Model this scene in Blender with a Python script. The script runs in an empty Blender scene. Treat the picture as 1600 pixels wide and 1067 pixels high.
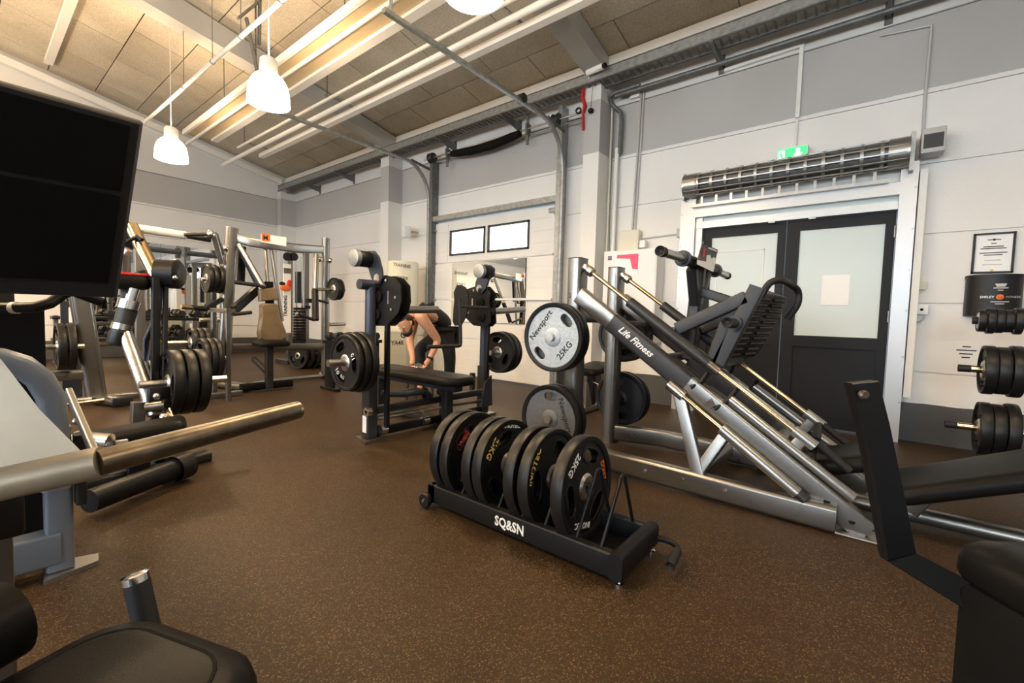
import bpy, bmesh, math, random
from mathutils import Vector, Matrix, Quaternion
from math import radians, sin, cos, pi, sqrt, atan2
random.seed(7)
scene = bpy.context.scene
COL = scene.collection

# ------------------------------------------------------------------ camera
# world: camera stands at (0,0,1.0); +X runs to the wall with the doors, +Y along that wall, Z up
FPX = 689.2
YAW, PITCH, ROLL = radians(51.34), radians(-3.18), radians(1.64)
CAM = Vector((0.0, 0.0, 1.0))
_f = Vector((sin(YAW) * cos(PITCH), cos(YAW) * cos(PITCH), sin(PITCH)))
_r0 = _f.cross(Vector((0, 0, 1))).normalized(); _u0 = _r0.cross(_f)
_r = _r0 * cos(ROLL) + _u0 * sin(ROLL); _u = _u0 * cos(ROLL) - _r0 * sin(ROLL)
cd = bpy.data.cameras.new('camera'); cam = bpy.data.objects.new('camera', cd); COL.objects.link(cam)
cd.sensor_fit = 'HORIZONTAL'; cd.sensor_width = 36.0; cd.lens = FPX / 1600 * 36; cd.clip_start = 0.02
cam.matrix_world = Matrix(((_r.x, _u.x, -_f.x, CAM.x), (_r.y, _u.y, -_f.y, CAM.y), (_r.z, _u.z, -_f.z, CAM.z), (0, 0, 0, 1)))
scene.camera = cam

def at(px, py, X=None, Y=None, Z=None, n=None, p0=None):
    """photo pixel -> point of the room on the plane X=, Y=, Z= or (normal n through p0)"""
    d = _f + _r * ((px - 800) / FPX) + _u * ((533.5 - py) / FPX)
    if X is not None: t = (X - CAM.x) / d.x
    elif Y is not None: t = (Y - CAM.y) / d.y
    elif Z is not None: t = (Z - CAM.z) / d.z
    else: t = (Vector(p0) - CAM).dot(Vector(n)) / d.dot(Vector(n))
    return CAM + d * t

# ------------------------------------------------------------------ light and exposure
scene.view_settings.view_transform = 'Standard'
scene.view_settings.look = 'None'
scene.view_settings.gamma = 1.0
scene.view_settings.use_curve_mapping = False
scene.view_settings.exposure = -0.05
world = bpy.data.worlds.new('world'); scene.world = world; world.use_nodes = True
world.node_tree.nodes['Background'].inputs[0].default_value = (0.75, 0.86, 1.0, 1)
world.node_tree.nodes['Background'].inputs[1].default_value = 0.6
DAYLIGHT = 18.5            # radiance of the window panes on the far side of the hall
LAMP_WATT = 118.0         # each pendant
LAMP_COLOR = (1.0, 0.70, 0.40)

# ------------------------------------------------------------------ materials
MATS = {}
def mat(name, color=(.5, .5, .5), rough=.5, metal=0.0, emit=None, estr=0.0, bump=None, spec=.5, var=None, coat=0.0, trans=0.0, rvar=None):
    """principled material; bump=(scale,strength), var=(scale,amount) mottles the colour, rvar=(scale,amount) the gloss"""
    m = bpy.data.materials.new(name); m.use_nodes = True
    nt = m.node_tree; b = nt.nodes['Principled BSDF']
    b.inputs['Base Color'].default_value = (*color, 1); b.inputs['Roughness'].default_value = rough
    b.inputs['Metallic'].default_value = metal; b.inputs['Specular IOR Level'].default_value = spec
    b.inputs['Coat Weight'].default_value = coat
    b.inputs['Transmission Weight'].default_value = trans
    if emit: b.inputs['Emission Color'].default_value = (*emit, 1); b.inputs['Emission Strength'].default_value = estr
    tc = None
    if bump or var or rvar:
        tc = nt.nodes.new('ShaderNodeTexCoord')
    if bump:
        no = nt.nodes.new('ShaderNodeTexNoise'); no.inputs['Scale'].default_value = bump[0]; no.inputs['Detail'].default_value = 3
        nt.links.new(tc.outputs['Object'], no.inputs['Vector'])
        bu = nt.nodes.new('ShaderNodeBump'); bu.inputs['Strength'].default_value = bump[1]; bu.inputs['Distance'].default_value = .01
        nt.links.new(no.outputs['Fac'], bu.inputs['Height']); nt.links.new(bu.outputs['Normal'], b.inputs['Normal'])
    if var:
        no = nt.nodes.new('ShaderNodeTexNoise'); no.inputs['Scale'].default_value = var[0]; no.inputs['Detail'].default_value = 5
        nt.links.new(tc.outputs['Object'], no.inputs['Vector'])
        r = nt.nodes.new('ShaderNodeValToRGB'); e = r.color_ramp.elements
        e[0].position = .3; e[1].position = .7
        e[0].color = (*[c * (1 - var[1]) for c in color], 1); e[1].color = (*[min(1, c * (1 + var[1])) for c in color], 1)
        nt.links.new(no.outputs['Fac'], r.inputs['Fac']); nt.links.new(r.outputs['Color'], b.inputs['Base Color'])
    if rvar:
        no = nt.nodes.new('ShaderNodeTexNoise'); no.inputs['Scale'].default_value = rvar[0]; no.inputs['Detail'].default_value = 4
        nt.links.new(tc.outputs['Object'], no.inputs['Vector'])
        mr = nt.nodes.new('ShaderNodeMapRange'); mr.inputs['To Min'].default_value = rough - rvar[1]; mr.inputs['To Max'].default_value = rough + rvar[1]
        nt.links.new(no.outputs['Fac'], mr.inputs['Value']); nt.links.new(mr.outputs['Result'], b.inputs['Roughness'])
    MATS[name] = m
    return m

mat('silver', (.25, .24, .225), .30, .9, rvar=(9, .06), bump=(900, .03))
mat('blue_grey_paint', (.20, .225, .27), .36, .3, bump=(500, .04))
mat('beige_silver', (.33, .26, .175), .45, .3, var=(7, .10), bump=(500, .05))
mat('silver_light', (.38, .37, .35), .32, .85, bump=(900, .03))
mat('graphite', (.030, .030, .032), .44, .25, bump=(700, .05))
mat('charcoal_blue', (.045, .054, .075), .36, .45, bump=(700, .04))
mat('black_paint', (.009, .009, .010), .40, .0, bump=(800, .06), spec=.25)
mat('black_plate', (.012, .012, .013), .45, .0, spec=.35)
mat('black_matt', (.006, .006, .006), .7, spec=.12)
mat('rubber', (.010, .0095, .0095), .42, 0, bump=(120, .06), rvar=(20, .06), spec=.35)
mat('rubber_grip', (.008, .008, .008), .62, 0, bump=(300, .2))
mat('vinyl', (.008, .0076, .0072), .42, 0, bump=(400, .05), spec=.12)
mat('vinyl_grey', (.030, .033, .037), .45, 0, bump=(400, .06))
mat('vinyl_tan', (.16, .115, .06), .4, 0, bump=(110, .15), var=(6, .25), coat=.15)
mat('chrome', (.80, .78, .75), .16, 1.0)
mat('bronze_rod', (.62, .47, .28), .22, 1.0)
mat('brushed', (.60, .58, .55), .3, 1.0, rvar=(30, .08))
mat('worn_horn', (.17, .14, .105), .36, .85, var=(14, .45))
mat('galvanised', (.34, .36, .36), .42, .7, var=(18, .2))
mat('galv_dark', (.16, .165, .165), .5, .55, var=(18, .2))
mat('white_paint', (.80, .79, .76), .5, var=(3, .03))
mat('white_enamel', (.82, .80, .76), .35)
mat('cream_pan', (.58, .46, .29), .45)
mat('ivory', (.70, .68, .55), .5)
mat('plastic_grey', (.50, .50, .49), .45)
mat('plastic_white', (.82, .82, .81), .4)
mat('beam_grey', (.42, .42, .41), .7, bump=(40, .1), var=(2, .06))
mat('door_dark', (.014, .0145, .017), .5, bump=(300, .04), spec=.2)
mat('frosted', (.62, .70, .69), .35, spec=.5, var=(1.2, .03))
mat('frame_alu', (.53, .525, .52), .38, .5)
mat('paper', (.93, .94, .94), .7)
mat('print_black', (.015, .015, .015), .6)
mat('print_white', (.85, .85, .83), .5)
mat('print_gold', (.75, .55, .16), .5)
mat('print_orange', (.80, .16, .02), .5)
mat('print_red', (.62, .03, .02), .5)
mat('print_pink', (.80, .10, .20), .6)
mat('red_strap', (.50, .01, .015), .55, bump=(60, .2))
mat('pale_steel', (.44, .50, .56), .45, .35, bump=(500, .25), var=(60, .15))
mat('grey_steel', (.13, .135, .14), .5, .3, bump=(500, .2), var=(50, .15))
mat('mirror', (.88, .90, .90), .01, 1.0)
mat('skin', (.58, .30, .18), .5, bump=(80, .05), var=(14, .06))
mat('hair', (.022, .014, .010), .5, bump=(220, .6))
mat('cloth_black', (.010, .010, .012), .75, bump=(200, .15))
mat('daylight_pane', (.9, .93, .95), .4, emit=(.75, .88, 1.0), estr=DAYLIGHT)
mat('garage_pane', (.9, .9, .9), .4, emit=(.93, .97, 1.0), estr=2.6)
mat('lamp_glow', (.95, .93, .88), .4, emit=(1.0, .82, .56), estr=20.0)
mat('exit_green', (.05, .55, .18), .4, emit=(.05, .75, .18), estr=1.3)
mat('exit_white', (.85, .95, .88), .4, emit=(.80, 1.0, .82), estr=2.2)

def node_mat(name):
    m = bpy.data.materials.new(name); m.use_nodes = True; MATS[name] = m
    nt = m.node_tree
    return m, nt, nt.nodes['Principled BSDF'], nt.nodes.new, nt.links.new

# speckled rubber floor
m, nt, b, N, L = node_mat('rubber_floor')
tc = N('ShaderNodeTexCoord')
v1 = N('ShaderNodeTexVoronoi'); v1.inputs['Scale'].default_value = 300
n1 = N('ShaderNodeTexNoise'); n1.inputs['Scale'].default_value = 120; n1.inputs['Detail'].default_value = 6; n1.inputs['Roughness'].default_value = .75
n2 = N('ShaderNodeTexNoise'); n2.inputs['Scale'].default_value = .9; n2.inputs['Detail'].default_value = 5
for k in (v1, n1, n2): L(tc.outputs['Object'], k.inputs['Vector'])
cr = N('ShaderNodeValToRGB'); e = cr.color_ramp.elements
e[0].position = .0; e[0].color = (.031, .0165, .0064, 1); e[1].position = 1; e[1].color = (.036, .020, .008, 1)
for p, c in ((.55, (.038, .0208, .0085)), (.82, (.053, .031, .0138)), (.95, (.125, .083, .044))):
    k = cr.color_ramp.elements.new(p); k.color = (*c, 1)
cr.color_ramp.elements[-1].color = (.20, .14, .08, 1)
sv = N('ShaderNodeSeparateColor'); L(v1.outputs['Color'], sv.inputs['Color'])
L(sv.outputs[0], cr.inputs['Fac'])
mx = N('ShaderNodeMix'); mx.data_type = 'RGBA'; mx.blend_type = 'MULTIPLY'; mx.inputs['Factor'].default_value = .75
L(cr.outputs['Color'], mx.inputs['A'])
r2 = N('ShaderNodeValToRGB'); r2.color_ramp.elements[0].position = .3; r2.color_ramp.elements[1].position = .72
r2.color_ramp.elements[0].color = (.72, .72, .72, 1); r2.color_ramp.elements[1].color = (1.15, 1.12, 1.08, 1)
L(n2.outputs['Fac'], r2.inputs['Fac']); L(r2.outputs['Color'], mx.inputs['B'])
L(mx.outputs['Result'], b.inputs['Base Color'])
mr = N('ShaderNodeMapRange'); mr.inputs['To Min'].default_value = .36; mr.inputs['To Max'].default_value = .58
L(n2.outputs['Fac'], mr.inputs['Value']); L(mr.outputs['Result'], b.inputs['Roughness'])
b.inputs['Specular IOR Level'].default_value = .22
bu = N('ShaderNodeBump'); bu.inputs['Strength'].default_value = .35; bu.inputs['Distance'].default_value = .004
L(n1.outputs['Fac'], bu.inputs['Height']); L(bu.outputs['Normal'], b.inputs['Normal'])

# wall paint: dark skirting band, white, light grey above 3.05 m (as painted in the hall)
m, nt, b, N, L = node_mat('wall_paint')
ge = N('ShaderNodeNewGeometry'); se = N('ShaderNodeSeparateXYZ'); L(ge.outputs['Position'], se.inputs[0])
n1 = N('ShaderNodeTexNoise'); n1.inputs['Scale'].default_value = 5; n1.inputs['Detail'].default_value = 3; L(ge.outputs['Position'], n1.inputs['Vector'])
ma = N('ShaderNodeMath'); ma.operation = 'MULTIPLY_ADD'; ma.inputs[1].default_value = .02; L(n1.outputs['Fac'], ma.inputs[0]); L(se.outputs['Z'], ma.inputs[2])
mr = N('ShaderNodeMapRange'); mr.inputs['From Max'].default_value = 6.0; L(ma.outputs[0], mr.inputs['Value'])
cr = N('ShaderNodeValToRGB'); cr.color_ramp.interpolation = 'CONSTANT'
e = cr.color_ramp.elements; e[0].position = 0; e[0].color = (.075, .073, .070, 1); e[1].position = 3.06 / 6; e[1].color = (.46, .46, .455, 1)
k = e.new(.35 / 6); k.color = (.82, .81, .79, 1)
k = e.new(3.70 / 6); k.color = (.70, .70, .69, 1)
L(mr.outputs['Result'], cr.inputs['Fac'])
n3 = N('ShaderNodeTexNoise'); n3.inputs['Scale'].default_value = 1.7; n3.inputs['Detail'].default_value = 6; L(ge.outputs['Position'], n3.inputs['Vector'])
r3 = N('ShaderNodeValToRGB'); r3.color_ramp.elements[0].color = (.93, .92, .91, 1); r3.color_ramp.elements[1].color = (1.03, 1.03, 1.03, 1); L(n3.outputs['Fac'], r3.inputs['Fac'])
mx = N('ShaderNodeMix'); mx.data_type = 'RGBA'; mx.blend_type = 'MULTIPLY'; mx.inputs['Factor'].default_value = 1
L(cr.outputs['Color'], mx.inputs['A']); L(r3.outputs['Color'], mx.inputs['B']); L(mx.outputs['Result'], b.inputs['Base Color'])
b.inputs['Roughness'].default_value = .55
n4 = N('ShaderNodeTexNoise'); n4.inputs['Scale'].default_value = 60; L(ge.outputs['Position'], n4.inputs['Vector'])
bu = N('ShaderNodeBump'); bu.inputs['Strength'].default_value = .12; bu.inputs['Distance'].default_value = .01
L(n4.outputs['Fac'], bu.inputs['Height']); L(bu.outputs['Normal'], b.inputs['Normal'])

# wood-wool ceiling board
m, nt, b, N, L = node_mat('wood_wool')
ge = N('ShaderNodeNewGeometry')
n1 = N('ShaderNodeTexNoise'); n1.inputs['Scale'].default_value = 45; n1.inputs['Detail'].default_value = 6; n1.inputs['Roughness'].default_value = .7
n2 = N('ShaderNodeTexNoise'); n2.inputs['Scale'].default_value = 1.6; n2.inputs['Detail'].default_value = 4
n3 = N('ShaderNodeTexVoronoi'); n3.inputs['Scale'].default_value = 7.0
for k in (n1, n2, n3): L(ge.outputs['Position'], k.inputs['Vector'])
cr = N('ShaderNodeValToRGB'); e = cr.color_ramp.elements
e[0].position = .30; e[0].color = (.40, .35, .27, 1); e[1].position = .70; e[1].color = (.64, .58, .48, 1)
L(n1.outputs['Fac'], cr.inputs['Fac'])
r2 = N('ShaderNodeValToRGB'); r2.color_ramp.elements[0].position = .3; r2.color_ramp.elements[1].position = .7
r2.color_ramp.elements[0].color = (.84, .82, .78, 1); r2.color_ramp.elements[1].color = (1.08, 1.08, 1.08, 1); L(n2.outputs['Fac'], r2.inputs['Fac'])
mx = N('ShaderNodeMix'); mx.data_type = 'RGBA'; mx.blend_type = 'MULTIPLY'; mx.inputs['Factor'].default_value = 1
L(cr.outputs['Color'], mx.inputs['A']); L(r2.outputs['Color'], mx.inputs['B'])
oi = N('ShaderNodeObjectInfo'); r4 = N('ShaderNodeValToRGB'); r4.color_ramp.elements[0].color = (.88, .87, .86, 1); r4.color_ramp.elements[1].color = (1.06, 1.06, 1.05, 1)
L(oi.outputs['Random'], r4.inputs['Fac'])
mx2 = N('ShaderNodeMix'); mx2.data_type = 'RGBA'; mx2.blend_type = 'MULTIPLY'; mx2.inputs['Factor'].default_value = 1
L(mx.outputs['Result'], mx2.inputs['A']); L(r4.outputs['Color'], mx2.inputs['B']); L(mx2.outputs['Result'], b.inputs['Base Color'])
b.inputs['Roughness'].default_value = .9
bu = N('ShaderNodeBump'); bu.inputs['Strength'].default_value = .5; bu.inputs['Distance'].default_value = .01
L(n1.outputs['Fac'], bu.inputs['Height']); L(bu.outputs['Normal'], b.inputs['Normal'])
mat('joint_dark', (.05, .042, .033), .9)

# ------------------------------------------------------------------ mesh helpers
def V(*a): return Vector(a[0]) if len(a) == 1 else Vector(a)
def frame(d, up=(0, 0, 1)):
    d = V(d).normalized(); up = V(up)
    s = d.cross(up)
    if s.length < 1e-4: s = d.cross(Vector((1, 0, 0)))
    if s.length < 1e-4: s = d.cross(Vector((0, 1, 0)))
    s.normalize(); return d, s, s.cross(d).normalized()

def rrect(w, h, r, n=3):
    r = min(r, w * .499, h * .499); out = []
    for cx, cy, a0 in ((w / 2 - r, h / 2 - r, 0), (-w / 2 + r, h / 2 - r, 90), (-w / 2 + r, -h / 2 + r, 180), (w / 2 - r, -h / 2 + r, 270)):
        for k in range(n + 1):
            a = radians(a0 + 90 * k / n); out.append((cx + r * cos(a), cy + r * sin(a)))
    return out
def circ(r, n=14): return [(r * cos(2 * pi * k / n), r * sin(2 * pi * k / n)) for k in range(n)]

def smooth(pts, k=4):
    """rounded path through pts (Catmull-Rom)"""
    p = [V(q) for q in pts]; out = []
    for i in range(len(p) - 1):
        a, b, c, d = p[max(i - 1, 0)], p[i], p[i + 1], p[min(i + 2, len(p) - 1)]
        for j in range(k):
            t = j / k
            out.append(.5 * ((2 * b) + (c - a) * t + (2 * a - 5 * b + 4 * c - d) * t * t + (3 * b - a - 3 * c + d) * t ** 3))
    return out + [p[-1]]

class MB:
    def __init__(s): s.v = []; s.f = []
    def _loop(s, rings, cap=True, closed=False):
        n = len(rings[0]); base = len(s.v)
        for r in rings: s.v.extend([tuple(p) for p in r])
        m = len(rings)
        for i in range(m if closed else m - 1):
            a = base + i * n; c = base + ((i + 1) % m) * n
            for j in range(n):
                k = (j + 1) % n; s.f.append((a + j, a + k, c + k, c + j))
        if cap and not closed:
            s.f.append(tuple(base + j for j in range(n - 1, -1, -1)))
            s.f.append(tuple(base + (m - 1) * n + j for j in range(n)))
        return s
    def sweep(s, pts, prof, up=(0, 0, 1), closed=False, scale=None, cap=True):
        pts = [V(p) for p in pts]; n = len(pts); rings = []
        prev = None
        for i, p in enumerate(pts):
            if closed: t = (pts[(i + 1) % n] - pts[i - 1])
            elif i == 0: t = pts[1] - p
            elif i == n - 1: t = p - pts[-2]
            else: t = ((pts[i + 1] - p).normalized() + (p - pts[i - 1]).normalized())
            t.normalize()
            if prev is None: d, sd, u = frame(t, up)
            else:
                q = prev[0].rotation_difference(t); sd = q @ prev[1]; u = q @ prev[2]
            prev = (t, sd, u)
            k = 1.0
            if 0 < i < n - 1 and not closed:
                c = (pts[i + 1] - p).normalized().dot(t); k = 1 / max(c, .5)
            sc = 1 if scale is None else scale[i]
            rings.append([p + sd * (x * sc) + u * (y * sc) for x, y in prof])
        return s._loop(rings, cap, closed)
    def beam(s, p0, p1, w, h, up=(0, 0, 1), r=.008): return s.sweep([p0, p1], rrect(w, h, r), up)
    def tube(s, pts, r, n=12, scale=None, closed=False): return s.sweep(pts, circ(r, n), scale=scale, closed=closed)
    def cyl(s, p0, p1, r, n=18): return s.sweep([p0, p1], circ(r, n))
    def pill(s, p0, p1, r, n=14, k=4):
        """cylinder with rounded ends"""
        p0, p1 = V(p0), V(p1); d, a, u = frame(p1 - p0); rings = []
        for i in range(k + 1):
            t = (pi / 2) * i / k; rings.append((p0 + d * (r * .5 * (1 - sin(t)) ), r * (.35 + .65 * sin(t))))
        for i in range(k, -1, -1):
            t = (pi / 2) * i / k; rings.append((p1 - d * (r * .5 * (1 - sin(t))), r * (.35 + .65 * sin(t))))
        return s._loop([[c + a * x + u * y for x, y in circ(q, n)] for c, q in rings])
    def lathe(s, prof, p0, ax, n=24, cap=True):
        d, a, u = frame(ax); p0 = V(p0)
        return s._loop([[p0 + d * h + a * x + u * y for x, y in circ(max(r, 1e-4), n)] for r, h in prof], cap)
    def ring(s, prof, p0, ax, n=32):
        """closed profile revolved (a ring)"""
        d, a, u = frame(ax); p0 = V(p0)
        return s._loop([[p0 + d * h + (a * cos(2 * pi * k / n) + u * sin(2 * pi * k / n)) * r for r, h in prof] for k in range(n)], False, True)
    def box(s, c, size, rot=None, r=0.0):
        c = V(c); x, y, z = [q / 2 for q in size]
        R = rot.to_3x3() if rot is not None else Matrix.Identity(3)
        if r > 0:
            base = rrect(size[0], size[1], r, 3)
            rr = min(r, z * .98)
            lv = [(-z, -rr), (-z + rr * .3, -rr * .3), (-z + rr, 0), (z - rr, 0), (z - rr * .3, -rr * .3), (z, -rr)]
            rings = []
            for h, ins in lv:
                sx = (x + ins) / x; sy = (y + ins) / y
                rings.append([c + R @ Vector((p[0] * sx, p[1] * sy, h)) for p in base])
            return s._loop(rings)
        b = len(s.v)
        for dx, dy, dz in ((-1, -1, -1), (1, -1, -1), (1, 1, -1), (-1, 1, -1), (-1, -1, 1), (1, -1, 1), (1, 1, 1), (-1, 1, 1)):
            s.v.append(tuple(c + R @ Vector((dx * x, dy * y, dz * z))))
        for f in ((3, 2, 1, 0), (4, 5, 6, 7), (0, 1, 5, 4), (1, 2, 6, 5), (2, 3, 7, 6), (3, 0, 4, 7)): s.f.append(tuple(b + i for i in f))
        return s
    def bx(s, x0, x1, y0, y1, z0, z1): return s.box(((x0 + x1) / 2, (y0 + y1) / 2, (z0 + z1) / 2), (abs(x1 - x0), abs(y1 - y0), abs(z1 - z0)))
    def prism(s, pts, n, t, bev=0.0):
        """planar outline extruded by t along n, centred; small chamfer bev"""
        pts = [V(p) for p in pts]; n = V(n).normalized(); c = sum(pts, Vector()) / len(pts)
        def ins(q, k): return [p + (c - p).normalized() * k for p in q]
        if bev: rings = [[p - n * t / 2 for p in ins(pts, bev)], [p - n * (t / 2 - bev) for p in pts], [p + n * (t / 2 - bev) for p in pts], [p + n * t / 2 for p in ins(pts, bev)]]
        else: rings = [[p - n * t / 2 for p in pts], [p + n * t / 2 for p in pts]]
        return s._loop(rings)
    def pad(s, c, ux, uy, un, w, l, t, r=.05, soft=None):
        """upholstered pad: rounded rectangle w x l, thickness t, rounded edge"""
        c, ux, uy, un = V(c), V(ux).normalized(), V(uy).normalized(), V(un).normalized()
        soft = soft or t * .45; base = rrect(w, l, r, 6); rings = []
        for h, i in ((-t / 2, soft * .6), (-t / 2 + soft * .3, soft * .12), (-t / 2 + soft * .6, 0), (t / 2 - soft, 0), (t / 2 - soft * .5, soft * .13), (t / 2 - soft * .15, soft * .5), (t / 2, soft * 1.2)):
            rings.append([c + ux * (p[0] * (w - 2 * i) / w) + uy * (p[1] * (l - 2 * i) / l) + un * h for p in base])
        return s._loop(rings)
    def ball(s, c, r, sc=(1, 1, 1), n=14, m=9):
        c = V(c); rings = []
        for i in range(m + 1):
            t = pi * i / m; q = max(sin(t), 1e-3)
            rings.append([c + Vector((r * sc[0] * q * cos(2 * pi * k / n), r * sc[1] * q * sin(2 * pi * k / n), -r * sc[2] * cos(t))) for k in range(n)])
        return s._loop(rings)
    def mesh(s, name):
        me = bpy.data.meshes.new(name); me.from_pydata(s.v, [], s.f)
        bm = bmesh.new(); bm.from_mesh(me); bmesh.ops.recalc_face_normals(bm, faces=bm.faces[:]); bm.to_mesh(me); bm.free()
        for p in me.polygons: p.use_smooth = True
        me.set_sharp_from_angle(angle=radians(38))
        return me
    def build(s, name, material, parent=None, label=None):
        me = s.mesh(name); me.materials.append(MATS[material])
        return link(bpy.data.objects.new(name, me), parent, label)

def tag(o, label, cat, group=None, kind=None):
    o['label'] = label; o['category'] = cat
    if group: o['group'] = group
    if kind: o['kind'] = kind
    return o
def struct(o, label=None):
    o['kind'] = 'structure'
    if label: o['label'] = label
    return o
def thing(name, label, cat, loc=(0, 0, 0), group=None, local=False):
    """Empty at the base of a thing; parts are given in room coordinates unless local=True"""
    o = bpy.data.objects.new(name, None); COL.objects.link(o); o.empty_display_size = .1
    o.location = V(loc) if not local else (0, 0, 0)
    LOCAL[o.name] = local
    return tag(o, label, cat, group)
LOCAL = {}
def root_loc(o):
    while o.parent is not None: o = o.parent
    return o
def link(o, parent=None, label=None):
    COL.objects.link(o)
    if parent is not None:
        o.parent = parent
        r = root_loc(parent)
        if parent is r and not LOCAL.get(r.name): o.matrix_parent_inverse = Matrix.Translation(-r.location)
    if label: o['label'] = label
    return o
def one(name, mb, material, label, cat, group=None): return tag(mb.build(name, material), label, cat, group)
def copy_tree(o, parent=None):
    c = o.copy(); COL.objects.link(c)
    if parent is not None:
        c.parent = parent; c.matrix_parent_inverse = o.matrix_parent_inverse.copy()
    if o.name in LOCAL: LOCAL[c.name] = LOCAL[o.name]
    for ch in list(o.children): copy_tree(ch, c)
    return c

def text(name, s, size, M, material, parent=None, ext=.0008, bold=0.0, shear=0.0, align='CENTER', xs=1.0):
    """flat lettering: M places the text plane (x right, y up, z towards the reader)"""
    cu = bpy.data.curves.new(name, 'FONT'); cu.body = s; cu.size = size; cu.extrude = ext; cu.offset = bold
    cu.align_x = align; cu.align_y = 'CENTER'; cu.shear = shear; cu.resolution_u = 2
    to = bpy.data.objects.new(name, cu); COL.objects.link(to)
    dg = bpy.context.evaluated_depsgraph_get(); me = bpy.data.meshes.new_from_object(to.evaluated_get(dg))
    bpy.data.objects.remove(to); bpy.data.curves.remove(cu)
    me.transform(M @ Matrix.Diagonal((xs, 1, 1, 1))); me.materials.clear(); me.materials.append(MATS[material]); me.name = name
    return link(bpy.data.objects.new(name, me), parent)
def plane_m(o, x, y):
    """matrix with origin o, x axis and y axis (z = x cross y)"""
    x = V(x).normalized(); y = V(y); z = x.cross(y).normalized(); y = z.cross(x)
    return Matrix(((x.x, y.x, z.x, o[0]), (x.y, y.y, z.y, o[1]), (x.z, y.z, z.z, o[2]), (0, 0, 0, 1)))
def plate_mesh(name, outlines, t, bev=.003):
    """flat plate with holes: first outline outer, the rest holes; in XY, thickness t along Z"""
    cu = bpy.data.curves.new(name, 'CURVE'); cu.dimensions = '2D'; cu.fill_mode = 'BOTH'
    cu.extrude = max(t / 2 - bev, .0002); cu.bevel_depth = bev; cu.bevel_resolution = 1; cu.offset = -bev
    for ol in outlines:
        sp = cu.splines.new('POLY'); sp.points.add(len(ol) - 1); sp.use_cyclic_u = True
        for p, q in zip(sp.points, ol): p.co = (q[0], q[1], 0, 1)
    to = bpy.data.objects.new(name, cu); COL.objects.link(to)
    dg = bpy.context.evaluated_depsgraph_get(); me = bpy.data.meshes.new_from_object(to.evaluated_get(dg))
    bpy.data.objects.remove(to); bpy.data.curves.remove(cu)
    for p in me.polygons: p.use_smooth = True
    me.set_sharp_from_angle(angle=radians(38)); me.name = name
    return me
def mobj(name, me, material, parent=None, label=None):
    me.materials.clear(); me.materials.append(MATS[material])
    return link(bpy.data.objects.new(name, me), parent, label)
# ================================================================== the room
XW, YE, XL, YB = 5.25, 11.35, -6.55, -5.0       # door wall, end wall, opposite wall, back wall
SL, ZE = .195, 4.22                              # roof pitch and eave height at the door wall
RX = -.65; ZR = ZE + SL * (XW - RX)
def zc(x): return ZE + SL * (XW - x) if x > RX else ZR - SL * (RX - x)

struct(MB().bx(XL - .2, XW + .2, YB - .2, YE + .2, -.1, 0).build('floor', 'rubber_floor'), 'dark brown speckled rubber gym floor')

# walls made of horizontal concrete panels with recessed joints
JZ = [.0, .62, 1.22, 1.82, 2.42, 3.02, 3.68, 4.6]
G = .005
def panel_wall(name, label, boxes_back, panels):
    mb = MB()
    for q in boxes_back: mb.bx(*q)
    w = struct(mb.build(name, 'wall_paint'), label)
    for q in panels:
        MB().bx(*q).build('panel', 'wall_paint', w)
    return w
DO = (-.20, 1.62, 2.46)        # door opening y0,y1,top
GO = (3.36, 5.98, 2.62)        # garage opening
T = .10
back = []; pans = []
ys = [YB, DO[0], DO[1], 2.8, GO[0], GO[1], 7.05, YE]
for i in range(len(ys) - 1):
    y0, y1 = ys[i], ys[i + 1]
    zb = DO[2] if (y0, y1) == (DO[0], DO[1]) else GO[2] if (y0, y1) == (GO[0], GO[1]) else 0
    back.append((XW + .02, XW + .22, y0, y1, zb, 4.6))
for y0, y1, zb in ((YB, DO[0], 0), (DO[0], DO[1], DO[2]), (DO[1], 2.8, 0), (2.8, GO[0], 0), (GO[0], GO[1], GO[2]), (GO[1], 7.05, 0), (7.05, YE, 0)):
    for k in range(len(JZ) - 1):
        z0, z1 = max(JZ[k], zb), JZ[k + 1]
        if z1 - z0 < .05: continue
        top = z1 - G if z1 < 4.3 else ZE + .02
        pans.append((XW, XW + .04, y0 + (G if y0 in (2.8, 7.05, YB) else 0), y1 - (G if y1 in (2.8, 7.05, YE) else 0), z0 + (G if z0 > zb else 0), top))
wall_right = panel_wall('wall_right', 'white panel wall with grey upper band and dark skirting band', back, pans)

# end wall (gable)
w = struct(MB().prism([(XL, YE + .1, 0), (XW + .2, YE + .1, 0), (XW + .2, YE + .1, zc(XW + .2) + .1), (RX, YE + .1, ZR + .1), (XL, YE + .1, zc(XL) + .1)], (0, 1, 0), .12).build('wall_far', 'wall_paint'), 'pale gable end wall of long panels')
for k in range(len(JZ)):
    z0 = JZ[k]; z1 = JZ[k + 1] if k + 1 < len(JZ) else 5.5
    for x0, x1 in ((XL, -.3), (-.3, XW)):
        xr = min(x1, XW - max(0, (z1 - ZE)) / SL) if x1 == XW else x1
        if z0 >= 3.6:
            a = [(x0 + G, z0 + G), (x1 - G, z0 + G), (x1 - G, min(z1 - G, zc(x1))), (x0 + G, min(z1 - G, zc(x0)))]
            if z1 > zc(x1) and x1 == XW and z1 < zc(x0): a.insert(3, (XW - (z1 - ZE) / SL, z1 - G))
            if z0 > zc(x1): a = [(x0 + G, z0 + G), (XW - (z0 - ZE) / SL, z0 + G), (x0 + G, zc(x0))] if x1 == XW else None
            if a is None or z0 > zc(XL): continue
            MB().prism([(p[0], YE + .02, p[1]) for p in a], (0, 1, 0), .04).build('panel', 'wall_paint', w)
        else:
            MB().bx(x0 + G, x1 - G, YE, YE + .04, z0 + G, z1 - G).build('panel', 'wall_paint', w)
wall_far = w

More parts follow.
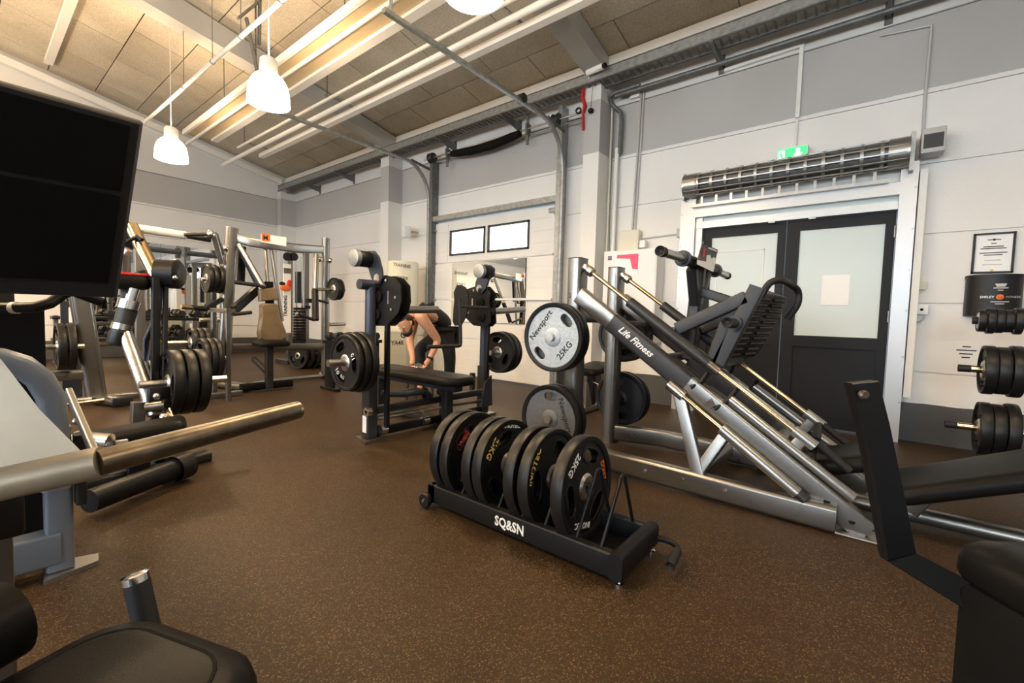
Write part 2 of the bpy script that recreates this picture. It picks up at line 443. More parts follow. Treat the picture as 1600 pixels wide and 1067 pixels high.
# opposite wall with tall daylight windows, back wall
WN = [(-3.0, -.6), (.6, 3.0), (4.4, 6.8)]
mb = MB(); ly = YB
for a, b_ in WN:
    mb.bx(XL - .2, XL, ly, a, 0, 4.4); mb.bx(XL - .2, XL, a, b_, 0, 1.2); mb.bx(XL - .2, XL, a, b_, 3.2, 4.4); ly = b_
mb.bx(XL - .2, XL, ly, YE + .2, 0, 4.4)
struct(mb.build('wall_left', 'wall_paint'), 'pale wall with tall daylight windows')
for i, (a, b_) in enumerate(WN):
    o = struct(MB().bx(XL - .12, XL - .10, a, b_, 1.2, 3.2).build('window_%d' % (i + 1), 'daylight_pane'), 'tall daylight window in the opposite wall')
    mb = MB()
    for y in (a + .04, (a + b_) / 2, b_ - .04): mb.bx(XL - .1, XL - .02, y - .03, y + .03, 1.2, 3.2)
    for z in (1.23, 2.4, 3.17): mb.bx(XL - .1, XL - .02, a, b_, z - .03, z + .03)
    mb.build('window_frame', 'white_paint', o)
struct(MB().prism([(XL, YB - .1, 0), (XW + .2, YB - .1, 0), (XW + .2, YB - .1, zc(XW + .2) + .1), (RX, YB - .1, ZR + .1), (XL, YB - .1, zc(XL) + .1)], (0, 1, 0), .18).build('wall_back', 'wall_paint'), 'pale back wall')

# ceiling: backing slabs plus wood-wool boards 0.6 x 1.2 m laid in staggered rows
mb = MB()
for xa, xb in ((XL - .2, RX), (RX, XW + .2)):
    za, zb = zc(xa) + .03, zc(xb) + .03
    mb.prism([(xa, YB - .2, za + .05), (xa, YE + .2, za + .05), (xb, YE + .2, zb + .05), (xb, YB - .2, zb + .05)], (0, 0, 1), .06)
ceil = struct(mb.build('ceiling', 'joint_dark'), 'pitched ceiling of tan wood-wool boards')
ang = math.atan(SL); bl = .6 / cos(ang)
bm_ = MB().box((0, 0, 0), (bl - .012, 1.188, .034)).mesh('ceiling_board'); bm_.materials.append(MATS['wood_wool'])
bs_ = MB().box((0, 0, 0), (bl - .012, .588, .034)).mesh('ceiling_board_half'); bs_.materials.append(MATS['wood_wool'])
offs = [0, .6, 0, .6, .6, 0, .6, 0, .6, 0]
for k in range(10):
    xm = 4.95 - .6 * k
    y = -4.8 + offs[k]
    if offs[k]: ys_ = [(-4.8, .6)]
    else: ys_ = []
    while y < YE - .1:
        ln = min(1.2, YE - y); ys_.append((y, 1.2 if ln > .9 else .6)); y += 1.2
    for y0, ln in ys_:
        if y0 < -1.3 and k > -1: continue
        o = bpy.data.objects.new('ceiling_board', bm_ if ln > 1 else bs_)
        o.location = (xm, y0 + ln / 2, zc(xm) + .03 - random.random() * .004); o.rotation_euler = (0, ang, 0); COL.objects.link(o); o.parent = ceil
# boards further back over the camera, the other slope: one plain lining
mb = MB()
mb.prism([(RX, -1.3, zc(RX) + .03), (XW, -1.3, zc(XW) + .03), (XW, YB, zc(XW) + .03), (RX, YB, zc(RX) + .03)], (0, 0, 1), .03)
mb.prism([(XL, YE, zc(XL) + .03), (RX, YE, zc(RX) + .03), (RX, YB, zc(RX) + .03), (XL, YB, zc(XL) + .03)], (0, 0, 1), .03)
mb.build('ceiling_lining', 'wood_wool', ceil)

# columns and roof beams
for i, (y0, y1) in enumerate(((2.68, 2.90), (6.95, 7.20), (11.16, 11.34))):
    x0 = 4.95 if i < 2 else 4.88
    struct(MB().bx(x0, XW + .01, y0, y1, 0, 4.12 if i < 2 else 3.85).build('column_%d' % (i + 1), 'wall_paint'), 'square white column against the panel wall')
    if i < 2:
        d = .30
        struct(MB().prism([(XW, y0 + .11, zc(XW) + .0 - .02), (RX, y0 + .11, ZR - .02), (RX, y0 + .11, ZR - d * 1.3), (XW, y0 + .11, zc(XW) - d * .72)], (0, 1, 0), .26, .006).build('trim_%d' % (i + 1), 'beam_grey'), 'grey sloping roof beam')
struct(MB().prism([(XW - .3, YE - .05, zc(XW - .3) - .10), (RX, YE - .05, ZR - .10), (RX, YE - .05, ZR - .22), (XW - .3, YE - .05, zc(XW - .3) - .22)], (0, 1, 0), .08).build('trim_3', 'white_paint'), 'white sloping trim under the ceiling of the end wall')
p = at(72, 108, n=(SL, 0, 1), p0=(XW, 0, ZE - .03))
struct(MB().bx(p.x - .05, p.x + .05, 2.0, 10.9, zc(p.x) - .06, zc(p.x) + .01).build('trim_4', 'white_paint'), 'white cover strip along the ceiling')

struct(MB().bx(5.08, XW + .01, YB, YE, 3.99, 4.24).build('trim_6', 'white_paint'), 'white eave board above the cable tray')
# ------------------------------------------------------------------ pendant lamps
def lamp(c, label, power=1.0):
    """opal bell shade, rim centre c"""
    t = thing('pendant_lamp', label, 'lamp', c, 'pendant lamps in a row')
    x, y, z = c
    s = MB(); R = .192; prof = []
    for k in range(9):
        a = k / 8; prof.append((R * (1 - .10 * a - .46 * a ** 4.5), a * .29))
    out = [(r, h) for r, h in prof]; inn = [(r - .006, h - (.0 if i == 0 else .006)) for i, (r, h) in enumerate(prof)][::-1]
    s.ring(out + inn, c, (0, 0, 1), 32); s.build('lamp_shade', 'lamp_glow', t, 'glowing opal bell shade')
    MB().lathe([(.088, .275), (.084, .30), (.078, .42), (.06, .44), (.012, .45)], c, (0, 0, 1), 20).build('socket_cover', 'white_enamel', t, 'white cylindrical cover')
    MB().cyl((x, y, z + .44), (x, y, zc(x) - .01), .005, 6).build('cable', 'white_enamel', t)
    MB().ball((x, y, z + .12), .055, (1, 1, 1.3)).build('bulb', 'lamp_glow', t)
    for dz, w, sp in ((.03, LAMP_WATT, radians(168)),):
        ld = bpy.data.lights.new('lamp_light', 'SPOT'); ld.energy = w * power; ld.color = LAMP_COLOR; ld.shadow_soft_size = .12
        ld.spot_size = sp; ld.spot_blend = .35
        lo = bpy.data.objects.new('lamp_light', ld); COL.objects.link(lo); lo.location = (x, y, z + dz)
    ld = bpy.data.lights.new('lamp_upglow', 'SPOT'); ld.energy = LAMP_WATT * 1.3 * power; ld.color = LAMP_COLOR; ld.shadow_soft_size = .10
    ld.spot_size = radians(172); ld.spot_blend = .5
    lo = bpy.data.objects.new('lamp_upglow', ld); COL.objects.link(lo); lo.location = (x, y, z + .46); lo.rotation_euler = (pi, 0, 0)
    return t
L1 = at(420, 163, Z=3.03); L2 = at(268, 250, Z=3.03); L3 = at(740, -9, Z=3.03)
lamp(L1, 'glowing opal bell pendant lamp hanging in front of the dark steel hanger')
lamp(L2, 'glowing opal bell pendant lamp hanging closest to the end wall')
lamp(L3, 'glowing opal bell pendant lamp hanging over the plate rack')
for c, lb in (((2.1, -1.0, 3.03), 'opal bell pendant lamp nearest the back wall in the row over the plate rack'), ((-1.3, 2.6, 3.03), 'added unseen opal bell pendant lamp of the second row before the tall windows'), ((-1.3, 6.0, 3.03), 'added unseen opal bell pendant lamp in the middle of the second row'), ((-1.3, 9.3, 3.03), 'added unseen opal bell pendant lamp of the second row nearest the end wall')):
    lamp(c, lb, .45 if c[0] > 0 else 2.7)  # second row added out of view, to warm the end wall and left machines
# ================================================================== doors, frames and fittings on the door wall
def ybox(mb, x0, x1, a, b, z0, z1): return mb.bx(x0, x1, min(a, b), max(a, b), z0, z1)

# double door: two dark leaves with frosted panes
def leaf(name, y0, y1, pane, label, inner):
    d = MB(); x0, x1 = 5.19, 5.24
    py0, py1, pz0, pz1 = pane
    d.bx(x0, x1, y0, py0, .02, 2.03); d.bx(x0, x1, py1, y1, .02, 2.03); d.bx(x0, x1, py0, py1, pz1, 2.03); d.bx(x0, x1, py0, py1, .80, pz0)
    d.bx(x0 + .015, x1, py0, py1, .12, .80); d.bx(x0, x1, py0, py1, .02, .12)
    o = struct(d.build(name, 'door_dark'), label)
    g = MB().bx(x0 + .018, x0 + .026, py0, py1, pz0, pz1).build('frosted_pane', 'frosted', o, 'milky frosted pane')
    MB().bx(x0 - .004, x0 + .002, py0 + .0, py1, .79, .803).build('moulding', 'door_dark', o)
    if inner:
        f = MB(); a, b_, c, e = .86, 1.32, 1.03, 1.78
        for q in ((a, a + .012, c, e), (b_ - .012, b_, c, e), (a, b_, e - .012, e)): f.bx(x0 + .012, x0 + .018, q[0], q[1], q[2], q[3])
        f.build('pane_bead', 'white_paint', o)
    for z in (.3, 1.1, 1.85):
        MB().cyl((x0 - .008, y1 - .004 if inner else y0 + .004, z - .05), (x0 - .008, y1 - .004 if inner else y0 + .004, z + .05), .009, 10).build('hinge', 'galvanised', o)
    return o
dl = leaf('door_1', .68, 1.47, (.75, 1.38, .98, 1.93), 'dark grey door leaf with frosted pane and white inner bead', True)
dr = leaf('door_2', -.155, .672, (-.085, .56, .90, 1.93), 'dark grey door leaf with large frosted pane', False)
h = MB().beam((5.17, .70, 1.05), (5.17, .70, 1.32), .02, .012, (1, 0, 0), .004); h.cyl((5.19, .70, 1.07), (5.165, .70, 1.07), .007, 8); h.cyl((5.19, .70, 1.30), (5.165, .70, 1.30), .007, 8)
h.build('door_handle', 'black_paint', dl)
one('paper_note', MB().bx(5.2, 5.204, .14, .355, 1.20, 1.485), 'paper', 'blank white paper note taped to the frosted door pane', 'note')

fr = MB()
fr.bx(5.10, 5.27, 1.54, 1.70, 0, 2.36); fr.bx(5.14, 5.27, 1.47, 1.54, 0, 2.30)
fr.bx(5.10, 5.27, -.275, -.16, 0, 2.42); fr.bx(5.10, 5.26, -.16, 1.54, 2.155, 2.26); fr.bx(5.13, 5.26, -.16, 1.54, 2.035, 2.105)
frame_o = struct(fr.build('trim_5', 'frame_alu'), 'pale metal frame around the dark double door')
MB().bx(5.17, 5.18, -.16, 1.54, 2.105, 2.155).build('glass_strip', 'frosted', frame_o)
MB().bx(5.20, 5.24, DO[0], DO[1], 2.26, DO[2]).build('transom_panel', 'white_paint', frame_o)
bo = MB()
for z in (.35, .75, 1.15, 1.5, 1.85, 2.2):
    for y in (-.262, 1.687): bo.cyl((5.101, y, z), (5.094, y, z), .008, 8)
bo.build('bolt', 'galvanised', frame_o)
MB().bx(5.12, 5.25, -.335, -.285, .40, 2.35).build('guide_channel', 'white_paint', frame_o)
for y in (.46, .80): MB().bx(5.12, 5.15, y - .03, y + .03, 2.02, 2.04).build('door_stop', 'galvanised', frame_o)

# roller grille above the door
rt = thing('roller_grille', 'rolled up silver roller grille above the dark double door', 'roller grille', (5.08, .7, 2.36))
cx, cz, R = 5.05, 2.49, .118; y0, y1 = -.185, 1.63
MB().cyl((cx, y0 + .02, cz), (cx, y1 - .02, cz), R * .80, 28).build('inner_roll', 'galv_dark', rt)
bars = MB()
for k in range(12):
    a = 2 * pi * k / 12 + .2
    p = Vector((cx + R * cos(a), 0, cz + R * sin(a)))
    bars.beam((p.x, y0, p.z), (p.x, y1, p.z), .018, .016, (cos(a), 0, sin(a)), .004)
bars.build('slat_bars', 'silver_light', rt)
nr = 12
for k in range(nr):
    y = y0 + .16 + (y1 - y0 - .30) * k / (nr - 1)
    MB().ring([(R * .97, -.013), (R * 1.05, -.013), (R * 1.05, .013), (R * .97, .013)], (cx, y, cz), (0, 1, 0), 24).build('link_band', 'silver_light', rt)
for y, s in ((y0 + .05, .07), (y1 - .05, .07)):
    MB().ring([(R * .9, -s), (R * 1.06, -s), (R * 1.06, s), (R * .9, s)], (cx, y, cz), (0, 1, 0), 24).build('end_sleeve', 'silver_light', rt)
cu = MB()
for k in range(11): y = y0 + .2 + .145 * k; cu.bx(5.05, 5.06, y - .012, y + .012, 2.27, 2.36)
cu.bx(5.045, 5.065, y0 + .1, y1 - .05, 2.255, 2.285)
cu.build('hanging_links', 'silver_light', rt)
MB().bx(5.0, 5.2, y0 - .05, y0 - .02, 2.32, 2.64).build('end_plate', 'galvanised', rt)
MB().bx(5.0, 5.2, y1 + .01, y1 + .03, 2.34, 2.62).build('end_plate', 'galvanised', rt)
m_ = MB().box((5.10, -.345, 2.55), (.16, .15, .20), None, .008).build('motor_box', 'plastic_grey', rt, 'grey motor box')
MB().bx(5.015, 5.022, -.405, -.285, 2.485, 2.60).build('motor_cover', 'graphite', m_)

# exit sign
ex = thing('exit_sign', 'lit green and white emergency exit sign above the roller grille', 'sign', (5.2, .66, 2.6))
MB().bx(5.14, 5.25, .535, .79, 2.60, 2.745).build('housing', 'plastic_white', ex)
MB().bx(5.136, 5.141, .54, .785, 2.605, 2.735).build('sign_face', 'exit_green', ex)
s = MB(); X0 = 5.135
MB().bx(X0 - .001, X0 + .001, .725, .775, 2.615, 2.72).build('pictogram_door', 'exit_white', ex)
MB().prism([(X0, .575, 2.672), (X0, .615, 2.63), (X0, .655, 2.672), (X0, .632, 2.672), (X0, .632, 2.718), (X0, .598, 2.718), (X0, .598, 2.672)], (1, 0, 0), .002).build('pictogram_arrow', 'exit_white', ex)
s = MB(); X0 = 5.1335
s.ball((X0, .757, 2.703), .009, (.1, 1, 1), 10, 6); s.prism([(X0, .767, 2.692), (X0, .745, 2.690), (X0, .738, 2.665), (X0, .758, 2.655)], (1, 0, 0), .001)
s.prism([(X0, .758, 2.662), (X0, .742, 2.662), (X0, .730, 2.636), (X0, .738, 2.632)], (1, 0, 0), .001); s.prism([(X0, .758, 2.662), (X0, .766, 2.625), (X0, .772, 2.640)], (1, 0, 0), .001)
s.build('running_figure', 'exit_green', ex)

# conduits on the wall
def conduit(label, pts, r, m='plastic_white', name='wall_conduit', cat='conduit'):
    return one(name, MB().tube(pts, r, 8), m, label, cat)
conduit('white conduit dropping from the square cover to the exit sign', [(5.235, .648, 3.04), (5.235, .65, 2.75)], .012)
one('cable_cover', MB().prism([(5.232, .63, 3.05), (5.232, .665, 3.05), (5.232, .665, 3.725), (5.232, 1.35, 3.705), (5.232, 1.35, 3.74), (5.232, .63, 3.76)], (1, 0, 0), .034), 'white_paint', 'white square cable cover above the exit sign', 'conduit')
conduit('grey conduit running up from the roller grille motor', [(5.235, -.29, 2.66), (5.235, -.285, 3.0), (5.235, -.29, 3.58), (5.235, .05, 3.62)], .012, 'plastic_grey')
conduit('grey twin conduit dropping to the beige box', [(5.235, 2.29, 3.78), (5.235, 2.30, 3.2), (5.235, 2.33, 2.10)], .014, 'plastic_grey')
conduit('slim grey conduit dropping to the beige box', [(5.235, 2.255, 3.84), (5.235, 2.265, 3.2), (5.235, 2.295, 2.10)], .012, 'plastic_grey')
one('junction_box', MB().box((5.225, 2.36, 3.78), (.05, .12, .13), None, .006), 'plastic_white', 'small white junction box high beside the column', 'junction box')
conduit('dark pipe bending down behind the column into a white pipe', [at(1000, 132, X=5.12), at(960, 145, X=5.12), at(953, 152, X=5.14), at(956, 163, X=5.16), at(970, 176, X=5.18), at(971, 190, X=5.18), at(968, 240, X=5.18)], .026, 'galv_dark')
conduit('white pipe running down beside the column', [(5.18, 2.55, 3.14), (5.18, 2.555, 1.85)], .026, 'white_enamel')
conduit('thin cream pipe in the corner of the column', [(5.21, 2.655, 3.85), (5.21, 2.655, 1.2)], .014, 'ivory')
conduit('thin dark wire in the corner of the column', [(5.20, 2.625, 3.7), (5.20, 2.63, 2.6), (5.20, 2.615, 1.9), (5.20, 2.63, 1.2)], .006, 'galv_dark')
conduit('thin grey twin pipe leading from the beige box towards the door', [(5.235, 2.19, 2.0), (5.235, 1.70, 2.02)], .009, 'plastic_grey')

# boxes on the wall
bx_ = thing('control_box', 'beige control box above the grey cabinet', 'box', (5.2, 2.33, 1.86))
MB().box((5.19, 2.33, 1.975), (.12, .26, .25), None, .008).build('housing', 'ivory', bx_)
MB().bx(5.126, 5.131, 2.215, 2.445, 1.86, 2.09).build('lid', 'ivory', bx_)
MB().box((5.16, 2.15, 1.92), (.07, .07, .09), None, .006).build('connector', 'plastic_white', bx_)
one('junction_box', MB().box((5.21, 1.735, 2.02), (.07, .06, .10), None, .006), 'plastic_grey', 'small grey junction box beside the pale door frame', 'junction box')
cb = thing('wall_cabinet', 'pale grey steel cabinet with a pink poster on its door', 'cabinet', (5.1, 2.25, .75))
MB().box((5.12, 2.245, 1.29), (.24, .67, 1.10), None, .008).build('body', 'plastic_white', cb)
MB().bx(4.994, 5.001, 1.925, 2.57, .76, 1.825).build('cabinet_door', 'plastic_white', cb)
po = thing('wall_poster', 'small white poster with a pink block stuck on the grey cabinet', 'poster', (4.99, 2.36, 1.58))
MB().bx(4.989, 4.993, 2.13, 2.42, 1.54, 1.79).build('sheet', 'paper', po)
q = MB().prism([(4.988, 2.40, 1.785), (4.988, 2.13, 1.785), (4.988, 2.13, 1.60), (4.988, 2.20, 1.61), (4.988, 2.23, 1.73), (4.988, 2.40, 1.745)], (1, 0, 0), .002)
q.build('print', 'print_pink', po)
s = MB()
for z in range(3):
    for y in range(3): s.bx(4.988, 4.99, 2.47 + y * .018, 2.483 + y * .018, 1.73 + z * .018, 1.743 + z * .018)
one('small_label', s, 'print_black', 'tiny square label of dark dots on the grey cabinet', 'label')
sw = thing('wall_switch', 'small brass coloured switch beside the pale door frame', 'switch', (5.22, -.35, 1.34))
MB().box((5.225, -.352, 1.375), (.05, .065, .075), None, .005).build('housing', 'ivory', sw)
MB().bx(5.197, 5.201, -.365, -.34, 1.36, 1.39).build('rocker', 'ivory', sw)
so = thing('wall_socket', 'white wall socket with a bent conduit below the brass switch', 'socket', (5.22, -.365, 1.1))
MB().box((5.225, -.367, 1.165), (.06, .085, .085), None, .005).build('housing', 'plastic_white', so)
MB().cyl((5.194, -.367, 1.165), (5.192, -.367, 1.165), .012, 10).build('key_hole', 'black_matt', so)
MB().tube([(5.225, -.385, 1.12), (5.225, -.385, 1.085), (5.228, -.36, 1.06), (5.235, -.32, 1.055)], .008, 8).build('conduit_bend', 'plastic_grey', so)

# framed notice and black half-round bin
fn = thing('framed_notice', 'framed white notice in a thin black frame on the white wall', 'picture', (5.24, -.765, 1.46))
f = MB(); a, b_, c, e = -.885, -.65, 1.465, 1.79
for q in ((a, a + .014, c, e), (b_ - .014, b_, c, e), (a, b_, c, c + .014), (a, b_, e - .014, e)): f.bx(5.225, 5.25, q[0], q[1], q[2], q[3])
f.build('frame', 'print_black', fn)
MB().bx(5.238, 5.246, a + .012, b_ - .012, c + .012, e - .012).build('sheet', 'paper', fn)
def wtxt(name, s_, size, y, z, m, parent, x=5.236, bold=0.0): return text(name, s_, size, plane_m((x, y, z), (0, -1, 0), (0, 0, 1)), m, parent, .0004, bold)
for k, (w_, z) in enumerate(((.075, 1.735), (.03, 1.705), (.115, 1.68), (.145, 1.665), (.155, 1.63), (.105, 1.613), (.09, 1.57), (.11, 1.535))):
    MB().bx(5.2365, 5.2375, -.768 - w_ / 2, -.768 + w_ / 2, z - .0035, z + .0035).build('printed_line', 'print_black' if k < 6 else 'plastic_grey', fn)
MB().cyl((5.2375, -.768, 1.735), (5.2360, -.768, 1.735), .009, 12).build('printed_emblem', 'print_black', fn)
MB().cyl((5.236, -.768, 1.488), (5.234, -.768, 1.488), .010, 12).build('yellow_dot', 'print_gold', fn)

bn = thing('wall_bin', 'black half-round bin with a smiley emblem under the framed notice', 'bin', (5.15, -.78, 1.11))
prof = [(XW, -.625), (XW, -.945)] + [(XW - .02 - .13 * sin(pi * k / 12) ** .7, -.785 - .16 * cos(pi * k / 12)) for k in range(13)]
bb = MB()
ring = lambda z, g: [Vector((XW + (x - XW) * g, -.785 + (y + .785) * g, z)) for x, y in prof]
bb._loop([ring(1.115, .97), ring(1.12, 1), ring(1.425, 1), ring(1.425, 1.03), ring(1.445, 1.03), ring(1.445, .96), ring(1.40, .95)])
bb.build('body', 'black_plate', bn)
for k in (-1, 1): MB().ball((5.20, -.785 + k * .166, 1.415), .008).build('screw', 'galvanised', bn)
wtxt('bin_text', 'SMILEY', .026, -.735, 1.265, 'print_white', bn, 5.096, .0006); wtxt('bin_text', 'FITNESS', .022, -.875, 1.265, 'plastic_grey', bn, 5.097)
MB().ball((5.094, -.805, 1.265), .022, (.12, 1, 1)).build('emblem', 'print_orange', bn)
s = MB(); s.ball((5.0905, -.798, 1.270), .003); s.ball((5.0905, -.812, 1.270), .003)
s.tube([(5.0905, -.795, 1.262), (5.0905, -.80, 1.256), (5.0905, -.81, 1.256), (5.0905, -.815, 1.262)], .0015, 6); s.build('emblem_face', 'print_black', bn)
for w_, z, m_ in ((.06, 1.365, 'print_white'), (.05, 1.352, 'print_white'), (.08, 1.336, 'plastic_grey'), (.03, 1.318, 'plastic_grey'), (.10, 1.228, 'plastic_grey'), (.05, 1.212, 'plastic_grey')):
    MB().bx(5.092, 5.093, -.805 - w_ / 2, -.805 + w_ / 2, z - .004, z + .004).build('printed_line', m_, bn)
wt = thing('wall_lettering', 'small faint dark lettering printed on the white wall beside the plate tree', 'lettering', (5.249, -.66, .78))
for k, w_ in enumerate((.05, .12, .08, .05)): MB().bx(5.2482, 5.2492, -.665 - w_ / 2, -.665 + w_ / 2, .855 - .03 * k, .865 - .03 * k).build('printed_line', 'graphite', wt)

# ================================================================== overhead garage door
g0, g1 = GO[0] + .02, GO[1] - .02
gd = bpy.data.objects.new('door_3', None); COL.objects.link(gd); gd.location = (5.2, 4.66, 0); struct(gd, 'white sectional garage door with two lit windows')
gz = [.02, .63, 1.26, 1.89, 2.58]
for k in range(4):
    z0, z1 = gz[k], gz[k + 1] - .008
    m_ = MB()
    if k < 3: m_.bx(5.21, 5.25, g0, g1, z0, z1)
    else:
        wy = [(3.90, 4.71), (4.77, 5.57)]; wz0, wz1 = 2.0, 2.42
        ly = g0
        for a, b_ in wy: m_.bx(5.21, 5.25, ly, a, z0, z1); m_.bx(5.21, 5.25, a, b_, z0, wz0); m_.bx(5.21, 5.25, a, b_, wz1, z1); ly = b_
        m_.bx(5.21, 5.25, ly, g1, z0, z1)
    o = m_.build('panel', 'white_paint', gd)
    r_ = MB(); nrib = 4
    segs = [(g0, g1)] if k < 3 else [(g0, 3.86), (5.61, g1)]
    for j in range(nrib):
        za = z0 + (z1 - z0) * j / nrib + .008; zb = z0 + (z1 - z0) * (j + 1) / nrib - .008
        for a, b_ in segs: r_.bx(5.203, 5.212, a + .01, b_ - .01, za, zb)
    r_.build('ribs', 'white_paint', o)
for a, b_ in ((3.90, 4.71), (4.77, 5.57)):
    f = MB()
    for q in ((a, a + .03, 2.0, 2.42), (b_ - .03, b_, 2.0, 2.42), (a, b_, 2.0, 2.03), (a, b_, 2.39, 2.42)): f.bx(5.195, 5.24, q[0], q[1], q[2], q[3])
    f.build('window_frame', 'graphite', gd)
    MB().bx(5.225, 5.232, a + .02, b_ - .02, 2.02, 2.40).build('window_pane', 'garage_pane', gd, 'bright daylight pane')
for z in (.63, 1.26, 1.89, 2.45):
    for y in (g0 + .02, g1 - .02):
        h = MB().box((5.19, y, z), (.03, .07, .05), None, .004); h.cyl((5.17, y - .05, z), (5.17, y + .05, z), .018, 10); h.build('hinge_roller', 'galvanised', gd)
MB().box((5.185, g0 + .10, 2.50), (.04, .14, .06), None, .005).build('latch', 'galvanised', gd)
MB().bx(5.12, 5.24, g0 - .03, g1 + .03, 2.60, 2.68).build('lintel_rail', 'galvanised', gd)

# mirrors standing against the garage door
for nm, z0, z1, lb in (('wall_mirror', 1.285, 1.87, 'upper frameless mirror on the white garage door'), ('wall_mirror', .90, 1.245, 'lower frameless mirror on the white garage door')):
    t = thing(nm, lb, 'mirror', (5.18, 4.7, z0))
    MB().bx(5.178, 5.202, 3.93, 5.47, z0, z1).build('backing', 'black_matt', t)
    MB().bx(5.174, 5.178, 3.93, 5.47, z0, z1).build('glass', 'mirror', t)
one('mirror_rail', MB().bx(5.165, 5.2, 3.36, 5.5, 1.25, 1.28), 'white_paint', 'white horizontal bar between the two mirrors on the garage door', 'rail')

# tracks, spring shaft and drums of the garage door
tk = thing('garage_door_track', 'galvanised overhead track set with spring shaft of the garage door', 'door track', (5.1, 4.66, 0))
for y in (3.30, 6.02):
    pts = [(5.11, y, 0), (5.11, y, 2.95)]
    for k in range(1, 8):
        a = pi / 2 * k / 8; pts.append((5.11 - .50 * (1 - cos(a)), y, 2.95 + .57 * sin(a)))
    pts += [(4.61, y, 3.52), (2.28, y, 3.535)]
    MB().sweep(pts, rrect(.045, .05, .01), (0, 1, 0)).build('track', 'galvanised', tk)
    s_ = 1 if y < 4 else -1
    MB().bx(5.10, 5.25, y + s_ * .025, y + s_ * .095, 0, 3.62 if y > 4 else 3.85).build('post', 'galv_dark' if y > 4 else 'galvanised', tk)
    MB().beam((4.72, y, 3.545), (5.12, y, 3.50), .03, .04).build('track_stay', 'galv_dark', tk)
    yy = y + s_ * .10
    MB().lathe([(.03, -.05), (.075, -.05), (.085, -.035), (.07, -.02), (.07, .03), (.085, .045), (.03, .05)], (5.08, yy, 3.66), (0, 1, 0), 22).build('cable_drum', 'graphite', tk)
MB().cyl((5.08, 3.02, 3.66), (5.08, 6.12, 3.66), .014, 10).build('shaft', 'brushed', tk)
MB().cyl((5.13, 3.0, 3.60), (5.13, 6.0, 3.60), .010, 10).build('lower_bar', 'galvanised', tk)
for y in (3.9, 5.55):
    MB().box((5.1, y, 3.66), (.10, .035, .16), None, .006).build('bearing_plate', 'galv_dark', tk); MB().bx(5.08, 5.1, y - .02, y + .02, 3.45, 4.0).build('hanger_strip', 'galv_dark', tk)
pts = [Vector((5.07, 4.02 + (5.42 - 4.02) * k / 10, 3.625 - .05 * sin(pi * k / 10))) for k in range(11)]
MB().tube(pts, .062, 14, scale=[.75, .95] + [1.0 + .05 * ((k * 7) % 3 - 1) for k in range(7)] + [.95, .75]).build('spring_cover', 'black_matt', tk, 'sagging black fabric sleeve over the spring')
for y, xe in ((3.30, 2.35), (6.02, 2.34)):
    MB().beam((xe, y, 3.54), (xe, y, zc(xe) - .01), .04, .012).build('track_hanger', 'galvanised' if y < 4 else 'galv_dark', tk)
pl = 6.02
h = MB()
for a, b_ in (((402, 112), (385, 28)), ((372, 29), (406, 1)), ((406, 0), (405, 70))): h.beam(at(*a, Y=pl), at(*b_, Y=pl), .05, .03)
h.build('hanger_brace', 'galv_dark', tk, 'dark steel hanger brace')
MB().cyl((4.18, 3.26, 3.56), (4.18, 3.34, 3.56), .055, 16).build('track_roller', 'graphite', tk)

st = thing('chain_hoist', 'red strap hanging with black hook at the top of the column', 'hoist', (4.93, 2.95, 3.4))
s_ = [at(912, 138, X=4.92), at(910, 152, X=4.92), at(914, 165, X=4.92), at(911, 178, X=4.92), at(911, 203, X=4.92)]
MB().sweep(s_, rrect(.045, .03, .01), scale=[.9, 1.3, 1.2, .8, .9]).build('strap', 'red_strap', st)
MB().ring([(.022, -.012), (.04, -.012), (.04, .012), (.022, .012)], at(904, 173, X=4.93), (1, .3, 0), 16).build('hook', 'black_paint', st)
one('hanging_ball', MB().ball(at(923, 173, X=4.92), .036, (1, 1, .9)).cyl(at(923, 168, X=4.92), at(926, 135, X=4.92), .003, 6), 'black_paint', 'small black ball switch hanging on a wire beside the red strap', 'switch')

# ================================================================== cable tray with wall brackets
ct = thing('cable_tray', 'long galvanised cable tray on cantilever brackets under the eave', 'cable tray', (4.95, 3.0, 3.85))
for x in (4.84, 5.04): MB().bx(x - .004, x + .004, -4.9, 11.2, 3.86, 3.975).build('side_rail', 'galvanised', ct)
lips = MB()
for x in (4.84, 5.04): lips.bx(x - .014, x + .014, -4.9, 11.2, 3.852, 3.866); lips.bx(x - .014, x + .014, -4.9, 11.2, 3.97, 3.98)
lips.build('rail_lips', 'galv_dark', ct)
ru = MB()
for k in range(150):
    y = -1.0 + k * .08; ru.bx(4.845, 5.035, y - .010, y + .010, 3.862, 3.872)
ru.build('rungs', 'galv_dark', ct)['kind'] = 'stuff'
for px, py in ((473, 286), (525, 264), (683, 217), (785, 184), (1112, 78), (1390, 12)):
    y = at(px, py, X=4.84).y
    b_ = MB(); b_.prism([(4.80, y, 3.852), (XW, y, 3.852), (XW, y, 3.74), (4.80, y, 3.825)], (0, 1, 0), .035); b_.bx(XW - .012, XW, y - .03, y + .03, 3.70, 3.90)
    b_.build('bracket', 'galv_dark', ct)
one('wall_pipe', MB().beam((5.13, 2.58, 3.76), (5.13, -4.9, 3.76), .05, .05, (0, 0, 1), .02), 'galv_dark', 'dark straight pipe along the wall below the cable tray', 'pipe')
se = thing('security_camera', 'small white camera with dark lens sitting on the cable tray', 'camera', (4.83, 2.95, 3.98))
p, q = at(918, 114, X=4.80), at(943, 103, X=4.74)
MB().pill(p, q, .035).build('body', 'plastic_white', se); MB().cyl(q, q + (q - p).normalized() * .03, .03, 14).build('lens', 'black_paint', se)
MB().beam(p + Vector((.03, 0, .0)), p + Vector((.04, 0, -.06)), .02, .02).build('foot', 'plastic_grey', se)
